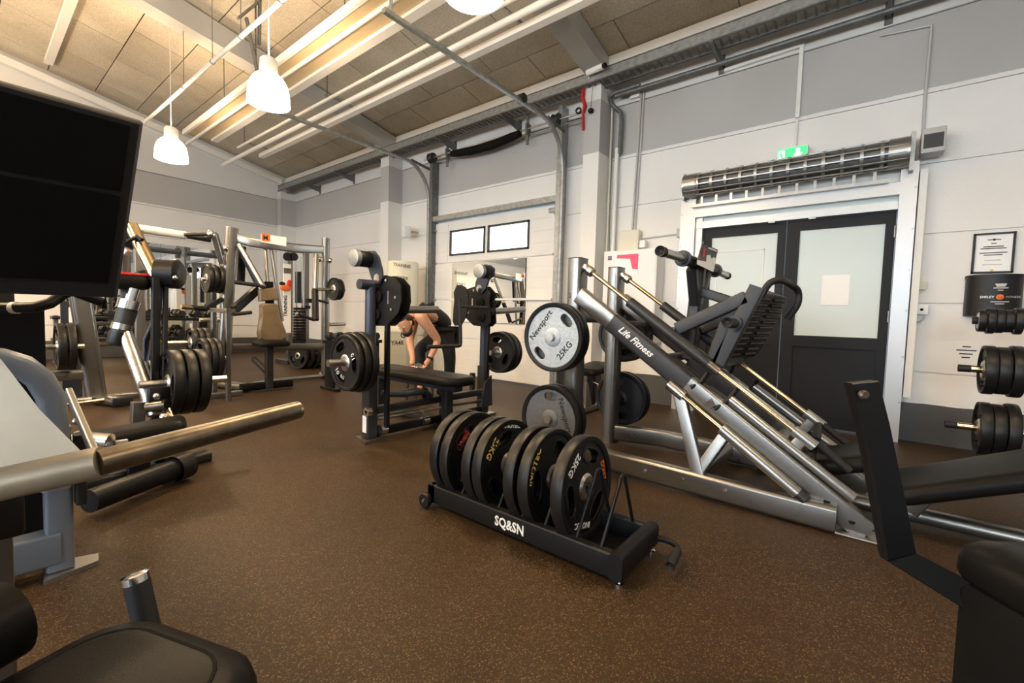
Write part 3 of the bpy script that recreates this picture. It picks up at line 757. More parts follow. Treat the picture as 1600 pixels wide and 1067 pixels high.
one('junction_box', MB().box(at(845, 143, X=4.84) + Vector((0.05, 0, .02)), (.06, .16, .06), None, .006), 'plastic_white', 'white junction box resting on the cable tray above the garage track', 'junction box')

# ================================================================== ceiling services along the hall
ra = thing('radiant_panel', 'long cream radiant heating strip hanging under the ceiling', 'heater', (2.65, 3, 3.95))
MB().bx(2.46, 2.86, -3.5, 9.2, 3.965, 3.985).build('pan', 'cream_pan', ra)
MB().bx(2.43, 2.47, -3.5, 9.25, 3.935, 4.01).build('edge_lip', 'white_enamel', ra); MB().bx(2.82, 2.92, -3.5, 9.15, 3.93, 4.0).build('edge_lip', 'white_enamel', ra)
MB().cyl((2.63, -3.5, 3.955), (2.63, 9.9, 3.955), .024, 12).build('pipe', 'white_enamel', ra)
for y in (1.5, 4.2, 7.4): 
    for x in (2.45, 2.87): MB().cyl((x, y, 3.98), (x, y, zc(x) - .005), .006, 6).build('hanger_rod', 'galv_dark', ra)
rb = thing('heating_pipes', 'bundle of white heating pipes running beside the radiant strip', 'pipes', (3.5, 3, 3.95))
MB().cyl((3.38, -3.5, 4.0), (3.30, 9.3, 4.0), .022, 12).build('pipe', 'white_enamel', rb)
MB().cyl((3.56, -3.5, 3.98), (3.48, 10.6, 3.98), .035, 14).build('pipe', 'white_enamel', rb)
MB().bx(3.66, 3.75, -3.5, 9.3, 3.93, 4.0).build('flat_duct', 'white_enamel', rb)
for y in (2.95, 6.1, 9.0): 
    MB().bx(3.26, 3.80, y - .012, y + .012, 4.02, 4.04).build('cross_rail', 'galvanised', rb)
    MB().cyl((3.30, y, 4.0), (3.30, y, zc(3.30) - .005), .007, 6).build('hanger_rod', 'galv_dark', rb)
fp = thing('ceiling_pipe', 'slim white pipe clipped under the ceiling above the pendant lamps', 'pipe', (1.9, 6, 3.9))
MB().cyl((2.03, -2.5, 3.86), (1.86, 9.0, 3.86), .022, 12).build('pipe', 'white_enamel', fp)
for y in (4.4, 5.3, 6.1, 7.1):
    x = 2.03 - .17 * (y + 2.5) / 11.5
    MB().cyl((x, y, 3.86), (x, y, zc(x) - .005), .004, 6).build('hanger_rod', 'galv_dark', fp); MB().ring([(.022, -.01), (.03, -.01), (.03, .01), (.022, .01)], (x, y, 3.86), (0, 1, 0), 12).build('pipe_clip', 'galvanised', fp)

# speaker on the wall, foam roll sign by the column
sp = thing('wall_speaker', 'small white speaker on a wall bracket beside the column', 'speaker', (5.1, 6.6, 2.4))
MB().box((5.02, 6.52, 2.47), (.14, .20, .20), Matrix.Rotation(radians(-25), 4, 'Z') @ Matrix.Rotation(radians(10), 4, 'X'), .02).build('cabinet', 'plastic_white', sp)
MB().cyl((5.06, 6.5, 2.48), (5.25, 6.44, 2.48), .018, 10).build('arm', 'plastic_grey', sp); MB().cyl((5.235, 6.44, 2.48), (5.25, 6.44, 2.48), .05, 16).build('wall_plate', 'plastic_white', sp)
# ================================================================== weight plates
def oval(cx, cy, a, b_, rot, n=20, p=2.6):
    out = []
    for k in range(n):
        t = 2 * pi * k / n; c, s = cos(t), sin(t)
        x = a * abs(c) ** (2 / p) * (1 if c >= 0 else -1); y = b_ * abs(s) ** (2 / p) * (1 if s >= 0 else -1)
        out.append((cx + x * cos(rot) - y * sin(rot), cy + x * sin(rot) + y * cos(rot)))
    return out
PLATE_CACHE = {}
def plate_parts(style, R, t, holes, face, rim):
    key = (style, R, t, holes, face, rim)
    if key in PLATE_CACHE: return PLATE_CACHE[key]
    res = []
    ol = [circ(R * .93, 44)]
    if holes and style == 'cast':
        for k in range(2):
            a = pi * k + pi / 2
            ol.append(oval(.66 * R * cos(a), .66 * R * sin(a), .22 * R, .125 * R, a + pi / 2))
    elif holes:
        for k in range(3):
            a = 2 * pi * k / 3 + pi / 2
            q = oval(.60 * R * cos(a), .60 * R * sin(a), .30 * R, .135 * R, a + pi / 2)
            ol.append(q)
    ol.append(circ(.026, 20))
    res.append(('disc', plate_mesh('disc', ol, t * (.62 if style == 'grip' else .5), .003), face))
    rg = MB().ring([(R * .87, -t * .40), (R * .91, -t / 2), (R * .985, -t / 2), (R, -t * .38), (R, t * .38), (R * .985, t / 2), (R * .91, t / 2), (R * .87, t * .40)], (0, 0, 0), (0, 0, 1), 48)
    res.append(('rim', rg.mesh('rim'), rim))
    hb = MB().ring([(.026, -t / 2), (.05, -t / 2), (.062, -t * .3), (.062, t * .3), (.05, t / 2), (.026, t / 2)], (0, 0, 0), (0, 0, 1), 28)
    res.append(('hub', hb.mesh('hub'), 'brushed' if style == 'grip' else face))
    if holes and style == 'grip':
        for k in range(3):
            a = 2 * pi * k / 3 + pi / 2
            o1 = oval(.60 * R * cos(a), .60 * R * sin(a), .335 * R, .17 * R, a + pi / 2); o2 = oval(.60 * R * cos(a), .60 * R * sin(a), .30 * R, .135 * R, a + pi / 2)
            res.append(('handle_lip', plate_mesh('handle_lip', [o1, o2], t * .80, .003), rim))
    for nm, me, m in res: me.materials.clear(); me.materials.append(MATS[m])
    PLATE_CACHE[key] = res
    return res
def place(o, pos, zdir, spin=0.0, up=(0, 0, 1), tilt=None):
    """turn a local thing so its +Z looks along zdir, local Y near up, then spin about Z"""
    z = V(zdir).normalized(); y = V(up); x = y.cross(z).normalized(); y = z.cross(x)
    R = Matrix((x, y, z)).transposed().to_4x4()
    o.matrix_world = Matrix.Translation(V(pos)) @ R @ Matrix.Rotation(spin, 4, 'Z')
def plate(pos, zdir, label, R=.225, t=.05, style='grip', holes=True, face='rubber', rim='rubber', spin=0.0, marks=(), group=None, up=(0, 0, 1), name='weight_plate', cat='weight plate'):
    o = thing(name, label, cat, group=group, local=True)
    for nm, me, m in plate_parts(style, R, t, holes, face, rim): link(bpy.data.objects.new(nm, me), o)
    h = (t * .31 if style == 'grip' else t * .25) + .0012
    for tx, ang, ccw, size, m, rho in marks:
        a = radians(ang) - spin
        tan = Vector((-sin(a), cos(a), 0)) * (1 if ccw else -1); c = Vector((cos(a), sin(a), 0)) * rho
        text('lettering', tx, size, plane_m((c.x, c.y, h), tan, Vector((-cos(a), -sin(a), 0)) if ccw else Vector((cos(a), sin(a), 0))), m, o, .001, .0008)
    place(o, pos, zdir, spin, up)
    return o

# ------------------------------------------------------------------ floor plate rack
RX0, RX1, RY0, RY1 = 1.505, 1.865, .66, 1.735
rk = thing('plate_rack', 'black floor rack holding upright weight plates on the rubber floor', 'plate rack', ((RX0 + RX1) / 2, 1.2, 0))
for x in (RX0 + .022, RX1 - .022): MB().beam((x, RY0 + .02, .072), (x, RY1, .072), .044, .095, (0, 0, 1), .008).build('side_rail', 'black_paint', rk)
MB().beam((RX0 - .005, RY0 + .02, .075), (RX1 + .005, RY0 + .02, .075), .06, .105, (0, 0, 1), .024).build('end_beam', 'black_paint', rk)
MB().beam((RX0, RY1 - .02, .072), (RX1, RY1 - .02, .072), .05, .095, (0, 0, 1), .012).build('end_beam', 'black_paint', rk)
MB().bx(RX0 + .04, RX1 - .04, RY0 + .04, RY1 - .04, .028, .036).build('tray', 'black_paint', rk)
for x in (RX0 - .022, RX1 + .022):
    MB().lathe([(.01, -.016), (.034, -.016), (.038, -.01), (.038, .01), (.034, .016), (.01, .016)], (x, RY1 - .005, .04), (1, 0, 0), 20).build('wheel', 'rubber', rk)
    MB().cyl((x - .02, RY1 - .005, .04), (x + .02, RY1 - .005, .04), .008, 8).build('wheel_bolt', 'chrome', rk)
for x in (RX0 + .02, RX1 - .02):
    f = MB(); f.lathe([(.016, 0), (.016, .01), (.006, .012), (.006, .03)], (x, RY0 + .01, 0), (0, 0, 1), 14); f.build('levelling_foot', 'chrome', rk)
MB().tube(smooth([(RX1 - .02, RY0 - .01, .07), (RX1 + .0, RY0 - .06, .065), (RX1 - .03, RY0 - .105, .06), (RX1 - .10, RY0 - .11, .055)]), .013, 12).build('pull_handle', 'black_paint', rk)
MB().pill((RX1 - .05, RY0 - .108, .058), (RX1 - .165, RY0 - .118, .048), .019).build('handle_grip', 'rubber_grip', rk)
for y in (.755, .865, 1.02, 1.145, 1.28, 1.41, 1.52, 1.638):
    pts = [(RX0 + .03, y, .11)]
    for k in range(9):
        a = pi - pi * k / 8; pts.append(((RX0 + RX1) / 2 + .028 * cos(a), y - .01, .335 + .028 * sin(a)))
    pts.append((RX1 - .03, y, .11))
    MB().tube(pts, .0075, 10).build('divider_rod', 'black_paint', rk)
text('rack_lettering', 'SQ&SN', .062, plane_m((RX0 - .0015, 1.19, .07), (0, -1, 0), (0, 0, 1)), 'print_white', rk, .0008, .0016, 0, 'CENTER', .86)
XC = 1.70; ZC = .262
rows = [
 (1.675, 'black rubber plate at the wheel end of the floor rack', 20, ()),
 (1.60, 'black rubber plate with red 25KG on the floor rack', 35, (('25KG', 135, True, .046, 'print_red', .135), ('INOTEC', 60, False, .03, 'print_white', .15))),
 (1.445, 'plain black rubber plate leaning behind the gold lettered plate', 10, ()),
 (1.375, 'black rubber plate with gold 25KG on the floor rack', 15, (('25KG', 140, True, .048, 'print_gold', .16), ('INOTEC', 80, False, .035, 'print_white', .19))),
 (1.185, 'plain black rubber plate leaning behind the gold INOTEC plate', 12, ()),
 (1.105, 'black rubber plate with gold INOTEC lettering on the floor rack', -30, (('INOTEC', 150, False, .046, 'print_gold', .175),)),
 (.935, 'black rubber plate with white 25KG and orange 25KG on the floor rack', -20, (('25KG', 130, True, .047, 'print_white', .155), ('25KG', 12, True, .042, 'print_orange', .165), ('INOTEC', -105, False, .036, 'print_white', .16)))]
for y, lb, sp_, mk in rows:
    plate((XC, y, ZC), (0, -1, .06), lb, .225, .055, 'grip', True, 'rubber', 'rubber', radians(sp_), mk, 'plates on the floor rack')

# ------------------------------------------------------------------ plate-loaded leg press
lp = thing('leg_press', 'silver plate-loaded leg press with dark grey sled in front of the door', 'leg press', (3.0, .7, 0))
def LP(y, dx=0.0, n=0.0):
    """line of the inclined main beams at depth y; n = offset square to the slope"""
    s_ = .706; z = 1.163 + s_ * (y - 1.55); l = sqrt(1 + s_ * s_)
    return y - n * s_ / l, z + n / l
SD = Vector((0, 1, .706)).normalized(); NU = Vector((0, -.706, 1)).normalized()
for sgn, xb, xo in ((-1, 2.675, 2.62), (1, 3.355, 3.41)):
    xu = 2.71 if sgn < 0 else 3.32
    zt = 1.415
    u_ = MB().sweep([(xu, 1.595, 0), (xu, 1.595, zt)], rrect(.135, .105, .03, 4), (0, 1, 0)); up_ = u_.build('upright', 'silver', lp)
    MB().sweep([(xu, 1.595, zt), (xu, 1.595, zt + .006)], rrect(.137, .107, .03, 4), (0, 1, 0)).build('end_cap', 'graphite', up_)
    y1, z1 = LP(1.55); y0, z0 = LP(-.06)
    MB().sweep([(xb, y1, z1), (xb, y0, z0)], rrect(.075, .115, .014), NU).build('inclined_beam', 'silver', lp)
    c1, c2 = LP(1.30), LP(.80)
    MB().sweep([(xb, *c1), (xb, *c2)], rrect(.081, .121, .016), NU).build('beam_cover', 'graphite', lp)
    MB().beam((xb - .0, .06, .006), (xb, -.16, .006), .14, .012).build('foot_plate', 'silver_light', lp)
    # base rail
    pts = [(xu, 1.60, .09), (xo, 1.25, .09), (xo, .06, .07)] if sgn < 0 else [(xu, 1.55, .085), (xo, 1.2, .085), (xo, .15, .075)]
    MB().sweep(pts, rrect(.075, .125, .02), (0, 0, 1)).build('base_rail', 'silver', lp)
    for y in (.55, .78, 1.0): MB().cyl((xo + sgn * .036, y, .09), (xo + sgn * .043, y, .09), .010, 8).build('bolt', 'chrome', lp)
    xx = xo + sgn * .0
    MB().beam((xx, .70, .13), (xb, .855, .60), .05, .07, (0, 1, 0)).build('brace', 'silver_light', lp); MB().beam((xx, .71, .13), (xb, .56, .415), .05, .06, (0, 1, 0)).build('brace', 'silver_light', lp)
    # guide rod with bushes and end block
    xr = 2.70 if sgn < 0 else 3.30
    r0, r1 = Vector((xr, 1.545, 1.365)), Vector((xr, .25, .443))
    MB().cyl(r0, r1, .0145, 14).build('guide_rod', 'bronze_rod', lp)
    dr_ = (r1 - r0).normalized()
    MB().lathe([(.024, 0), (.028, .01), (.028, .04), (.024, .05), (.033, .052), (.033, .085), (.026, .092)], r0, dr_, 18).build('rod_bush', 'brushed', lp)
    MB().cyl(r1 - dr_ * .02, r1 + dr_ * .10, .030, 18).build('rod_end', 'silver_light', lp)
    MB().beam(r1 + dr_ * .04, r1 + dr_ * .04 - NU * .12, .045, .06, SD).build('rod_stand', 'silver_light', lp)
    # stop tube outside the beam
    xs = 2.605 if sgn < 0 else 3.425
    a = [Vector((xs, *LP(y, 0, -.055))) for y in (.86, .77, .56, .19, .155)]
    MB().cyl(a[0], a[1], .030, 16).build('stop_sleeve', 'brushed', lp); MB().cyl(a[1], a[2], .014, 12).build('stop_rod', 'bronze_rod', lp)
    MB().cyl(a[2], a[3], .031, 16).build('stop_tube', 'silver_light', lp); MB().cyl(a[3], a[4], .027, 16).build('stop_cap', 'graphite', lp)
    b1 = Vector((xb, *LP(.62, 0, .085))); b0 = Vector((xb, *LP(.05, 0, .085)))
    MB().cyl(b1, b0, .026, 14).build('rail_tube', 'silver_light', lp)
    # storage horns
    for z in (.876, .34):
        MB().cyl((xu, 1.58, z), (xu + sgn * .35, 1.58, z), .0245, 18).build('weight_horn', 'brushed', lp); MB().lathe([(.05, .06), (.05, .075), (.03, .08)], (xu, 1.58, z), (sgn, 0, 0), 18).build('horn_collar', 'rubber', lp)
MB().beam((2.74, 1.60, 1.02), (3.30, 1.60, 1.02), .07, .09).build('cross_beam', 'silver', lp)
MB().beam((2.66, .72, .10), (3.38, .72, .10), .08, .08).build('cross_beam', 'silver', lp)
MB().beam((2.70, *LP(.35, 0, -.02)), (3.33, *LP(.35, 0, -.02)), .07, .06).build('cross_beam', 'silver_light', lp)
for y in (1.30, 1.0): MB().beam((2.70, *LP(y, 0, -.02)), (3.33, *LP(y, 0, -.02)), .06, .05).build('cross_beam', 'graphite', lp)
text('beam_lettering', 'Life Fitness', .060, plane_m((2.6325, *LP(1.125, 0, .008)), -SD, NU), 'print_white', lp, .0008, .0012, .35)
text('upright_mark', 'S', .05, plane_m((2.641, 1.61, 1.16), (0, -1, 0), (0, 0, 1)), 'print_black', lp, .0005)
MB().bx(3.366, 3.3715, 1.30, 1.38, .07, .13).build('rating_label', 'paper', lp)
# catches on the near and far beam
for xs in (2.64, 3.39):
    sx = 1 if xs < 3 else -1
    c = MB().tube([(xs, .775, .62), (xs + sx * .02, .72, .66), (xs + sx * .06, .70, .71)], .014, 10); c.build('catch_lever', 'black_paint', lp)
    c = MB().tube([(xs, .64, .515), (xs + sx * .02, .58, .565), (xs + sx * .06, .545, .63)], .014, 10); c.build('catch_lever', 'black_paint', lp)
    MB().prism([(xs, .70, .535), (xs, .655, .575), (xs, .635, .54), (xs, .675, .505)], (1, 0, 0), .03).build('catch_pawl', 'worn_horn', lp)
for x in (2.80, 3.20):
    MB().sweep([(x, *LP(.95, 0, .0)), (x, *LP(.42, 0, .0))], rrect(.05, .10, .01), NU).build('sled_rail', 'graphite', lp)
# sled
sl = MB()
for xr in (2.70, 3.30):
    r0, r1 = Vector((xr, 1.545, 1.365)), Vector((xr, .25, .443)); q = lambda y: r0.lerp(r1, (1.545 - y) / 1.295)
    MB().cyl(q(1.20), q(.70), .034, 18).build('sled_sleeve', 'graphite', lp)
    s_ = 1 if xr < 3 else -1
    xa = xr + s_ * .045
    MB().beam((xa, .90, .955), (xa, .53, 1.145), .06, .075, (0, -1, 2)).build('sled_arm', 'graphite', lp)
    MB().beam((xa, .475, 1.205), (xa, .655, .765), .06, .08, (0, 1, .4)).build('sled_post', 'graphite', lp)
    MB().beam((xa, .625, 1.0), (xa, .70, .74), .06, .065, (0, 1, .4)).build('sled_strut', 'graphite', lp)
    MB().cyl((xa - s_ * .02, .575, 1.0), (xa - s_ * .06, .575, 1.0), .042, 18).build('handle_pivot', 'graphite', lp)
    MB().pill((xa - s_ * .05, .575, 1.0), (xa - s_ * .21, .575, 1.003), .027).build('side_handle', 'rubber_grip', lp)
    MB().cyl(q(.70), q(.64), .026, 14).build('sleeve_bush', 'worn_horn', lp)
MB().beam((2.70, .93, .93), (3.30, .93, .93), .06, .07).build('sled_cross', 'graphite', lp); MB().beam((2.74, .66, .76), (3.26, .66, .76), .05, .05).build('sled_cross', 'graphite', lp)
FPn = Vector((0, -.35, -.15)).normalized(); FPu = Vector((0, -.15, .35)).normalized()
fc = Vector((3.0, .535, .985))
FX = Vector((1, -.24, .0)).normalized(); FPn = FPu.cross(FX).normalized(); FPn = FPn if FPn.y < 0 else -FPn
fo = MB().pad(fc, FX, FPu, FPn, .52, .42, .035, .07, .008).build('foot_board', 'rubber', lp, 'ribbed black foot board')
for k in range(11):
    w_ = .44 if 1 < k < 9 else .36
    for sx in (-1, 1):
        MB().pill(fc + FPu * (-.18 + .036 * k) + FPn * .02 + FX * (sx * .03), fc + FPu * (-.18 + .036 * k) + FPn * .02 + FX * (sx * w_ / 2), .0105, 10, 2).build('rib', 'rubber', fo)
MB().tube(smooth([fc + Vector((-.16, -.06, .17)), fc + Vector((-.16, -.10, .245)), fc + Vector((-.10, -.15, .265)), fc + Vector((.13, -.17, .255)), fc + Vector((.20, -.20, .22)), fc + Vector((.21, -.20, .14)), fc + Vector((.21, -.15, .05))]), .019, 12).build('top_handle', 'rubber_grip', lp)
# load mast with horns and instruction card
MB().beam((3.0, .90, .76), (3.0, .862, 1.375), .075, .075, (0, 1, 0), .015).build('load_mast', 'graphite', lp)
MB().beam((2.84, .862, 1.33), (2.98, .875, 1.12), .06, .06, (0, 1, 0), .012).build('mast_gusset', 'graphite', lp); MB().beam((3.16, .862, 1.33), (3.02, .875, 1.12), .06, .06, (0, 1, 0), .012).build('mast_gusset', 'graphite', lp)
MB().cyl((2.62, .858, 1.37), (3.38, .858, 1.37), .035, 18).build('horn_core', 'graphite', lp)
for sx in (-1, 1):
    MB().cyl((3.0 + sx * .34, .858, 1.37), (3.0 + sx * .68, .858, 1.365), .0245, 18).build('load_horn', 'brushed', lp); MB().pill((3.0 + sx * .67, .858, 1.365), (3.0 + sx * .72, .858, 1.365), .028).build('horn_cap', 'rubber_grip', lp)
    MB().lathe([(.03, -.01), (.048, -.006), (.048, .012), (.03, .016)], (3.0 + sx * .35, .858, 1.37), (1, 0, 0), 18).build('horn_collar', 'graphite', lp)
MB().beam((3.0, .85, 1.20), (3.0, .56, 1.10), .05, .06).build('mast_strut', 'graphite', lp)
CY = .79
cq = lambda px, py, d=0.0: at(px, py, Y=CY) + Vector((0, -d, 0))
ca = MB().prism([cq(1097, 381), cq(1121, 390), cq(1113, 425), cq(1088, 413)], (0, 1, 0), .006).build('instruction_card', 'graphite', lp, 'dark instruction card with a pale figure')
MB().prism([cq(1089, 406, .005), cq(1102, 409, .005), cq(1103, 399, .005), cq(1108, 398, .005), cq(1110, 404, .005), cq(1114, 402, .005), cq(1118, 404, .005), cq(1113, 425, .005), cq(1088, 413, .005)], (0, 1, 0), .002).build('card_figure', 'paper', ca)
MB().prism([cq(1106, 386.5, .005), cq(1119, 391.5, .005), cq(1118.7, 393.5, .005), cq(1105.7, 388.5, .005)], (0, 1, 0), .002).build('card_title', 'print_white', ca)
MB().prism([cq(1098, 387, .005), cq(1101, 388, .005), cq(1099, 402, .005), cq(1096, 401, .005)], (0, 1, 0), .002).build('card_stripe', 'print_red', ca)
MB().cyl((cq(1104, 416)).lerp(Vector((3.0, .84, 1.35)), .0) + Vector((0, .004, 0)), Vector((cq(1104, 416).x, .85, cq(1104, 416).z)), .008, 8).build('card_holder', 'galv_dark', lp)
# seat carriage
MB().beam((3.0, .20, .06), (3.0, -1.2, .06), .09, .07, (0, 0, 1), .03).build('seat_rail', 'silver', lp)
MB().beam((3.0, -.22, .08), (3.0, -.30, .22), .10, .08).build('seat_stand', 'silver', lp)
MB().pad((3.0, .09, .27), (1, 0, 0), (0, 1, -.35), (0, .35, 1), .40, .36, .085, .06).build('seat_pad', 'vinyl', lp)
MB().pad((3.0, -.50, .335), (1, 0, 0), (0, -1, .46), (0, .46, 1), .44, .80, .085, .07).build('back_pad', 'vinyl', lp)
for q in ((1292, 783), (1331, 815)): MB().cyl(at(*q, X=2.6405), at(*q, X=2.6365), .014, 14).build('plug', 'black_matt', lp)
for sx in (-1, 1): MB().pill((3.0 + sx * .26, .17, .40), (3.0 + sx * .26, .02, .285), .019).build('seat_grip', 'rubber_grip', lp); MB().cyl((3.0 + sx * .26, .19, .395), (3.0 + sx * .12, .19, .33), .022, 12).build('grip_arm', 'graphite', lp)
# lever by the seat
MB().tube([(2.68, .20, .215), (2.72, .17, .30), (2.78, .17, .385)], .009, 8).build('release_lever', 'black_paint', lp)

# plates stored on the leg press
plate((2.405, 1.58, .876), (-1, 0, 0), 'pale hammered steel 25KG plate on the upper horn of the leg press', .225, .045, 'cast', True, 'pale_steel', 'black_paint', radians(-42), (('25KG', -40, True, .058, 'print_black', .125), ('Newsport', 142, False, .058, 'print_black', .120)), 'plates on the leg press')
plate((2.46, 1.58, .876), (-1, 0, 0), 'dark rimmed plate hidden behind the pale 25KG plate on the leg press', .225, .045, 'cast', True, 'grey_steel', 'black_paint', radians(20), (), 'plates on the leg press')
plate((2.405, 1.58, .34), (-1, 0, 0), 'dull grey steel plate on the lower horn of the leg press', .225, .045, 'cast', True, 'grey_steel', 'black_paint', radians(0), (('Newsport', 20, False, .055, 'print_black', .12),), 'plates on the leg press')
plate((2.46, 1.58, .34), (-1, 0, 0), 'black rimmed plate behind the dull grey plate on the leg press', .225, .045, 'cast', True, 'grey_steel', 'black_paint', radians(30), (), 'plates on the leg press')
for z, nm in ((.876, 'upper'), (.34, 'lower')):
    for k, d in enumerate((3.47, 3.53)):
        plate((d, 1.58, z), (-1, 0, 0), 'black %s plate on the %s horn at the door side of the leg press' % ('outer' if k else 'inner', nm), .225, .045, 'cast', True, 'black_plate', 'black_paint', radians(10 + 40 * k), (), 'plates on the leg press')

# ------------------------------------------------------------------ plate tree by the right edge
TX, TY = 4.2, -.99
pt = thing('plate_tree', 'silver plate tree with lettered base bar beside the door wall', 'plate tree', (TX, TY, 0))
MB().beam((TX, TY, .05), (TX, TY, 1.40), .09, .07, (0, 1, 0), .015).build('post', 'silver', pt)
MB().beam((TX - .40, TY + .04, .05), (TX + .35, TY + .04, .05), .075, .075, (0, 0, 1), .012).build('base_bar', 'silver_light', pt)
MB().beam((TX, TY + .35, .04), (TX, TY - .4, .04), .075, .065, (0, 0, 1), .012).build('base_bar', 'silver_light', pt)
text('base_lettering', 'CYBEX', .06, plane_m((TX - .402, TY + .09, .05), (0, -1, 0), (0, 0, 1)), 'print_black', pt, .0008, .001)
tree = []
for z, R, n_, y1 in ((at(1540, 501, X=TX).z, .085, 5, at(1523, 500, X=TX).y), (at(1560, 579, X=TX).z, .165, 3, at(1500, 577, X=TX).y), (at(1550, 671, X=TX).z, .18, 3, at(1478, 676, X=TX).y)):
    MB().cyl((TX, TY + .03, z), (TX, y1 - .02, z), .0235, 16).build('peg', 'bronze_rod', pt); MB().pill((TX, y1 - .05, z), (TX, y1 + .01, z), .0245).build('peg_end', 'rubber_grip', pt)
    ys_ = at(1598, 560, X=TX).y if n_ == 3 else at(1597, 500, X=TX).y
    for k in range(n_):
        t_ = .038 if n_ > 3 else .058
        plate((TX, ys_ + t_ / 2, z), (0, 1, 0), '%s black plate, %s from the post, on the %s peg of the plate tree' % ('small' if n_ > 3 else 'medium', ('first', 'second', 'third', 'fourth', 'fifth')[k], 'top' if n_ > 3 else 'middle' if z > .5 else 'lowest'), R - (.006 * ((k * 5) % 3)), t_ - .004, 'grip', n_ == 3, 'rubber', 'rubber', radians(30 * k), (), 'plates on the plate tree')
        ys_ += t_ + .002
# ================================================================== flat bench press machine in the middle of the hall
bp = thing('bench_press_machine', 'charcoal lying chest press machine with flat padded bench', 'gym machine', (2.65, 3.1, 0))
XL_, XR_ = 1.985, 3.30
for x, sg in ((XL_, -1), (XR_, 1)):
    MB().cyl((x, 3.0, .42), (x, 3.0, 1.20), .042, 20).build('post', 'charcoal_blue', bp)
    MB().beam((x, 3.0, .03), (x, 3.0, .50), .085, .10, (0, 1, 0), .012).build('post_base', 'graphite', bp)
    MB().cyl((x - .10, 3.0, 1.215), (x + .10, 3.0, 1.215), .040, 18).build('top_sleeve', 'charcoal_blue', bp)
    MB().prism([(x - .10, 2.90, .012), (x + .09, 2.90, .012), (x + .09, 3.08, .012), (x - .06, 3.10, .012)], (0, 0, 1), .024).build('foot_plate', 'silver', bp)
    MB().beam((x - sg * .055, 3.10, .42), (x - sg * .055, 3.10, .18), .04, .05, (0, 1, 0)).build('stop_post', 'graphite', bp)
    MB().ring([(.015, -.02), (.035, -.02), (.035, .02), (.015, .02)], (x - .045, 2.95, .24), (1, 0, 0), 16).build('pivot', 'chrome', bp)
    MB().cyl((x, 2.92, .635), (x + sg * .39, 2.92, .64), .025, 18).build('storage_horn', 'brushed', bp)
# cam plates with lever and counterweight
co = [(2.99, 1.29), (2.87, 1.29), (2.76, 1.265), (2.69, 1.21), (2.68, 1.09), (2.71, 1.01), (2.79, .95), (2.86, .905), (3.03, .90), (3.08, .94), (3.07, 1.06), (3.05, 1.14), (3.07, 1.22)]
lv = [(3.13, 1.45), (3.08, 1.485), (3.0, 1.48), (2.94, 1.43), (2.895, 1.33), (2.885, 1.27), (2.92, 1.225), (2.98, 1.22), (3.03, 1.27), (3.07, 1.35), (3.13, 1.385)]
def cam_set(x, flip):
    f = (lambda y: 5.88 - y) if flip else (lambda y: y)
    for dx in (-.035, .045):
        MB().prism([(x + dx, f(y), z) for y, z in co], (1, 0, 0), .012).build('cam_plate', 'black_paint', bp)
    MB().prism([(x - .055, f(y), z) for y, z in lv], (1, 0, 0), .016).build('lever_arm', 'charcoal_blue', bp, 'blue grey lever arm')
    MB().lathe([(.055, 0), (.062, .01), (.062, .10), (.055, .11)], (x - .065, f(3.06), 1.415), (-1, 0, 0), 22).build('counterweight', 'black_paint', bp); MB().lathe([(.066, .10), (.066, .135), (.05, .14)], (x - .065, f(3.06), 1.415), (-1, 0, 0), 22).build('counterweight_cap', 'galvanised', bp)
    MB().lathe([(.036, 0), (.036, .008), (.012, .010)], (x - .062, f(2.95), 1.265), (-1, 0, 0), 18).build('pivot_cap', 'chrome', bp)
    for y, z in ((2.86, 1.25), (2.74, 1.12), (2.79, 1.03)): MB().cyl((x - .04, f(y), z), (x - .052, f(y), z), .012, 10).build('bolt', 'chrome', bp)
    for y, z in ((2.95, 1.13), (2.97, .99)): MB().lathe([(.045, 0), (.045, .014), (.03, .018), (.014, .019), (.014, .024)], (x - .042, f(y), z), (-1, 0, 0), 18).build('roller', 'black_matt', bp)
    MB().bx(x - .0435, x - .041, min(f(2.83), f(2.845)), max(f(2.83), f(2.845)), 1.07, 1.17).build('slot_edge', 'brushed', bp)
cam_set(2.07, False); cam_set(3.20, True)
MB().prism([(2.98, 3.02 + (y - 2.88) * .5, z) for y, z in co], (1, 0, 0), .014).build('cam_plate', 'black_paint', bp)
MB().cyl((2.13, 2.84, 1.03), (2.52, 2.84, 1.045), .031, 18).build('press_bar', 'silver_light', bp); MB().cyl((2.08, 2.84, 1.03), (2.16, 2.84, 1.03), .042, 18).build('bar_collar', 'black_paint', bp)
MB().cyl((3.20, 2.84, 1.045), (3.73, 2.84, 1.085), .031, 18).build('press_bar', 'silver_light', bp); MB().cyl((3.17, 2.84, 1.04), (3.24, 2.84, 1.045), .042, 18).build('bar_collar', 'black_paint', bp)
MB().beam((2.035, 2.85, .92), (2.04, 2.85, .12), .035, .035, (0, 1, 0), .006).build('link_rod', 'black_paint', bp); MB().beam((3.22, 2.88, .92), (3.20, 2.88, .12), .035, .035, (0, 1, 0), .006).build('link_rod', 'black_paint', bp)
MB().tube([(2.745, 2.80, 1.15), (2.755, 2.80, 1.0), (2.77, 2.80, .76), (2.765, 2.80, .735), (2.74, 2.80, .73), (2.39, 2.80, .735)], .016, 12).build('press_handle', 'graphite', bp, 'bent press handle')
MB().beam((2.745, 2.80, 1.08), (3.15, 2.83, 1.08), .02, .03).build('handle_arm', 'graphite', bp)
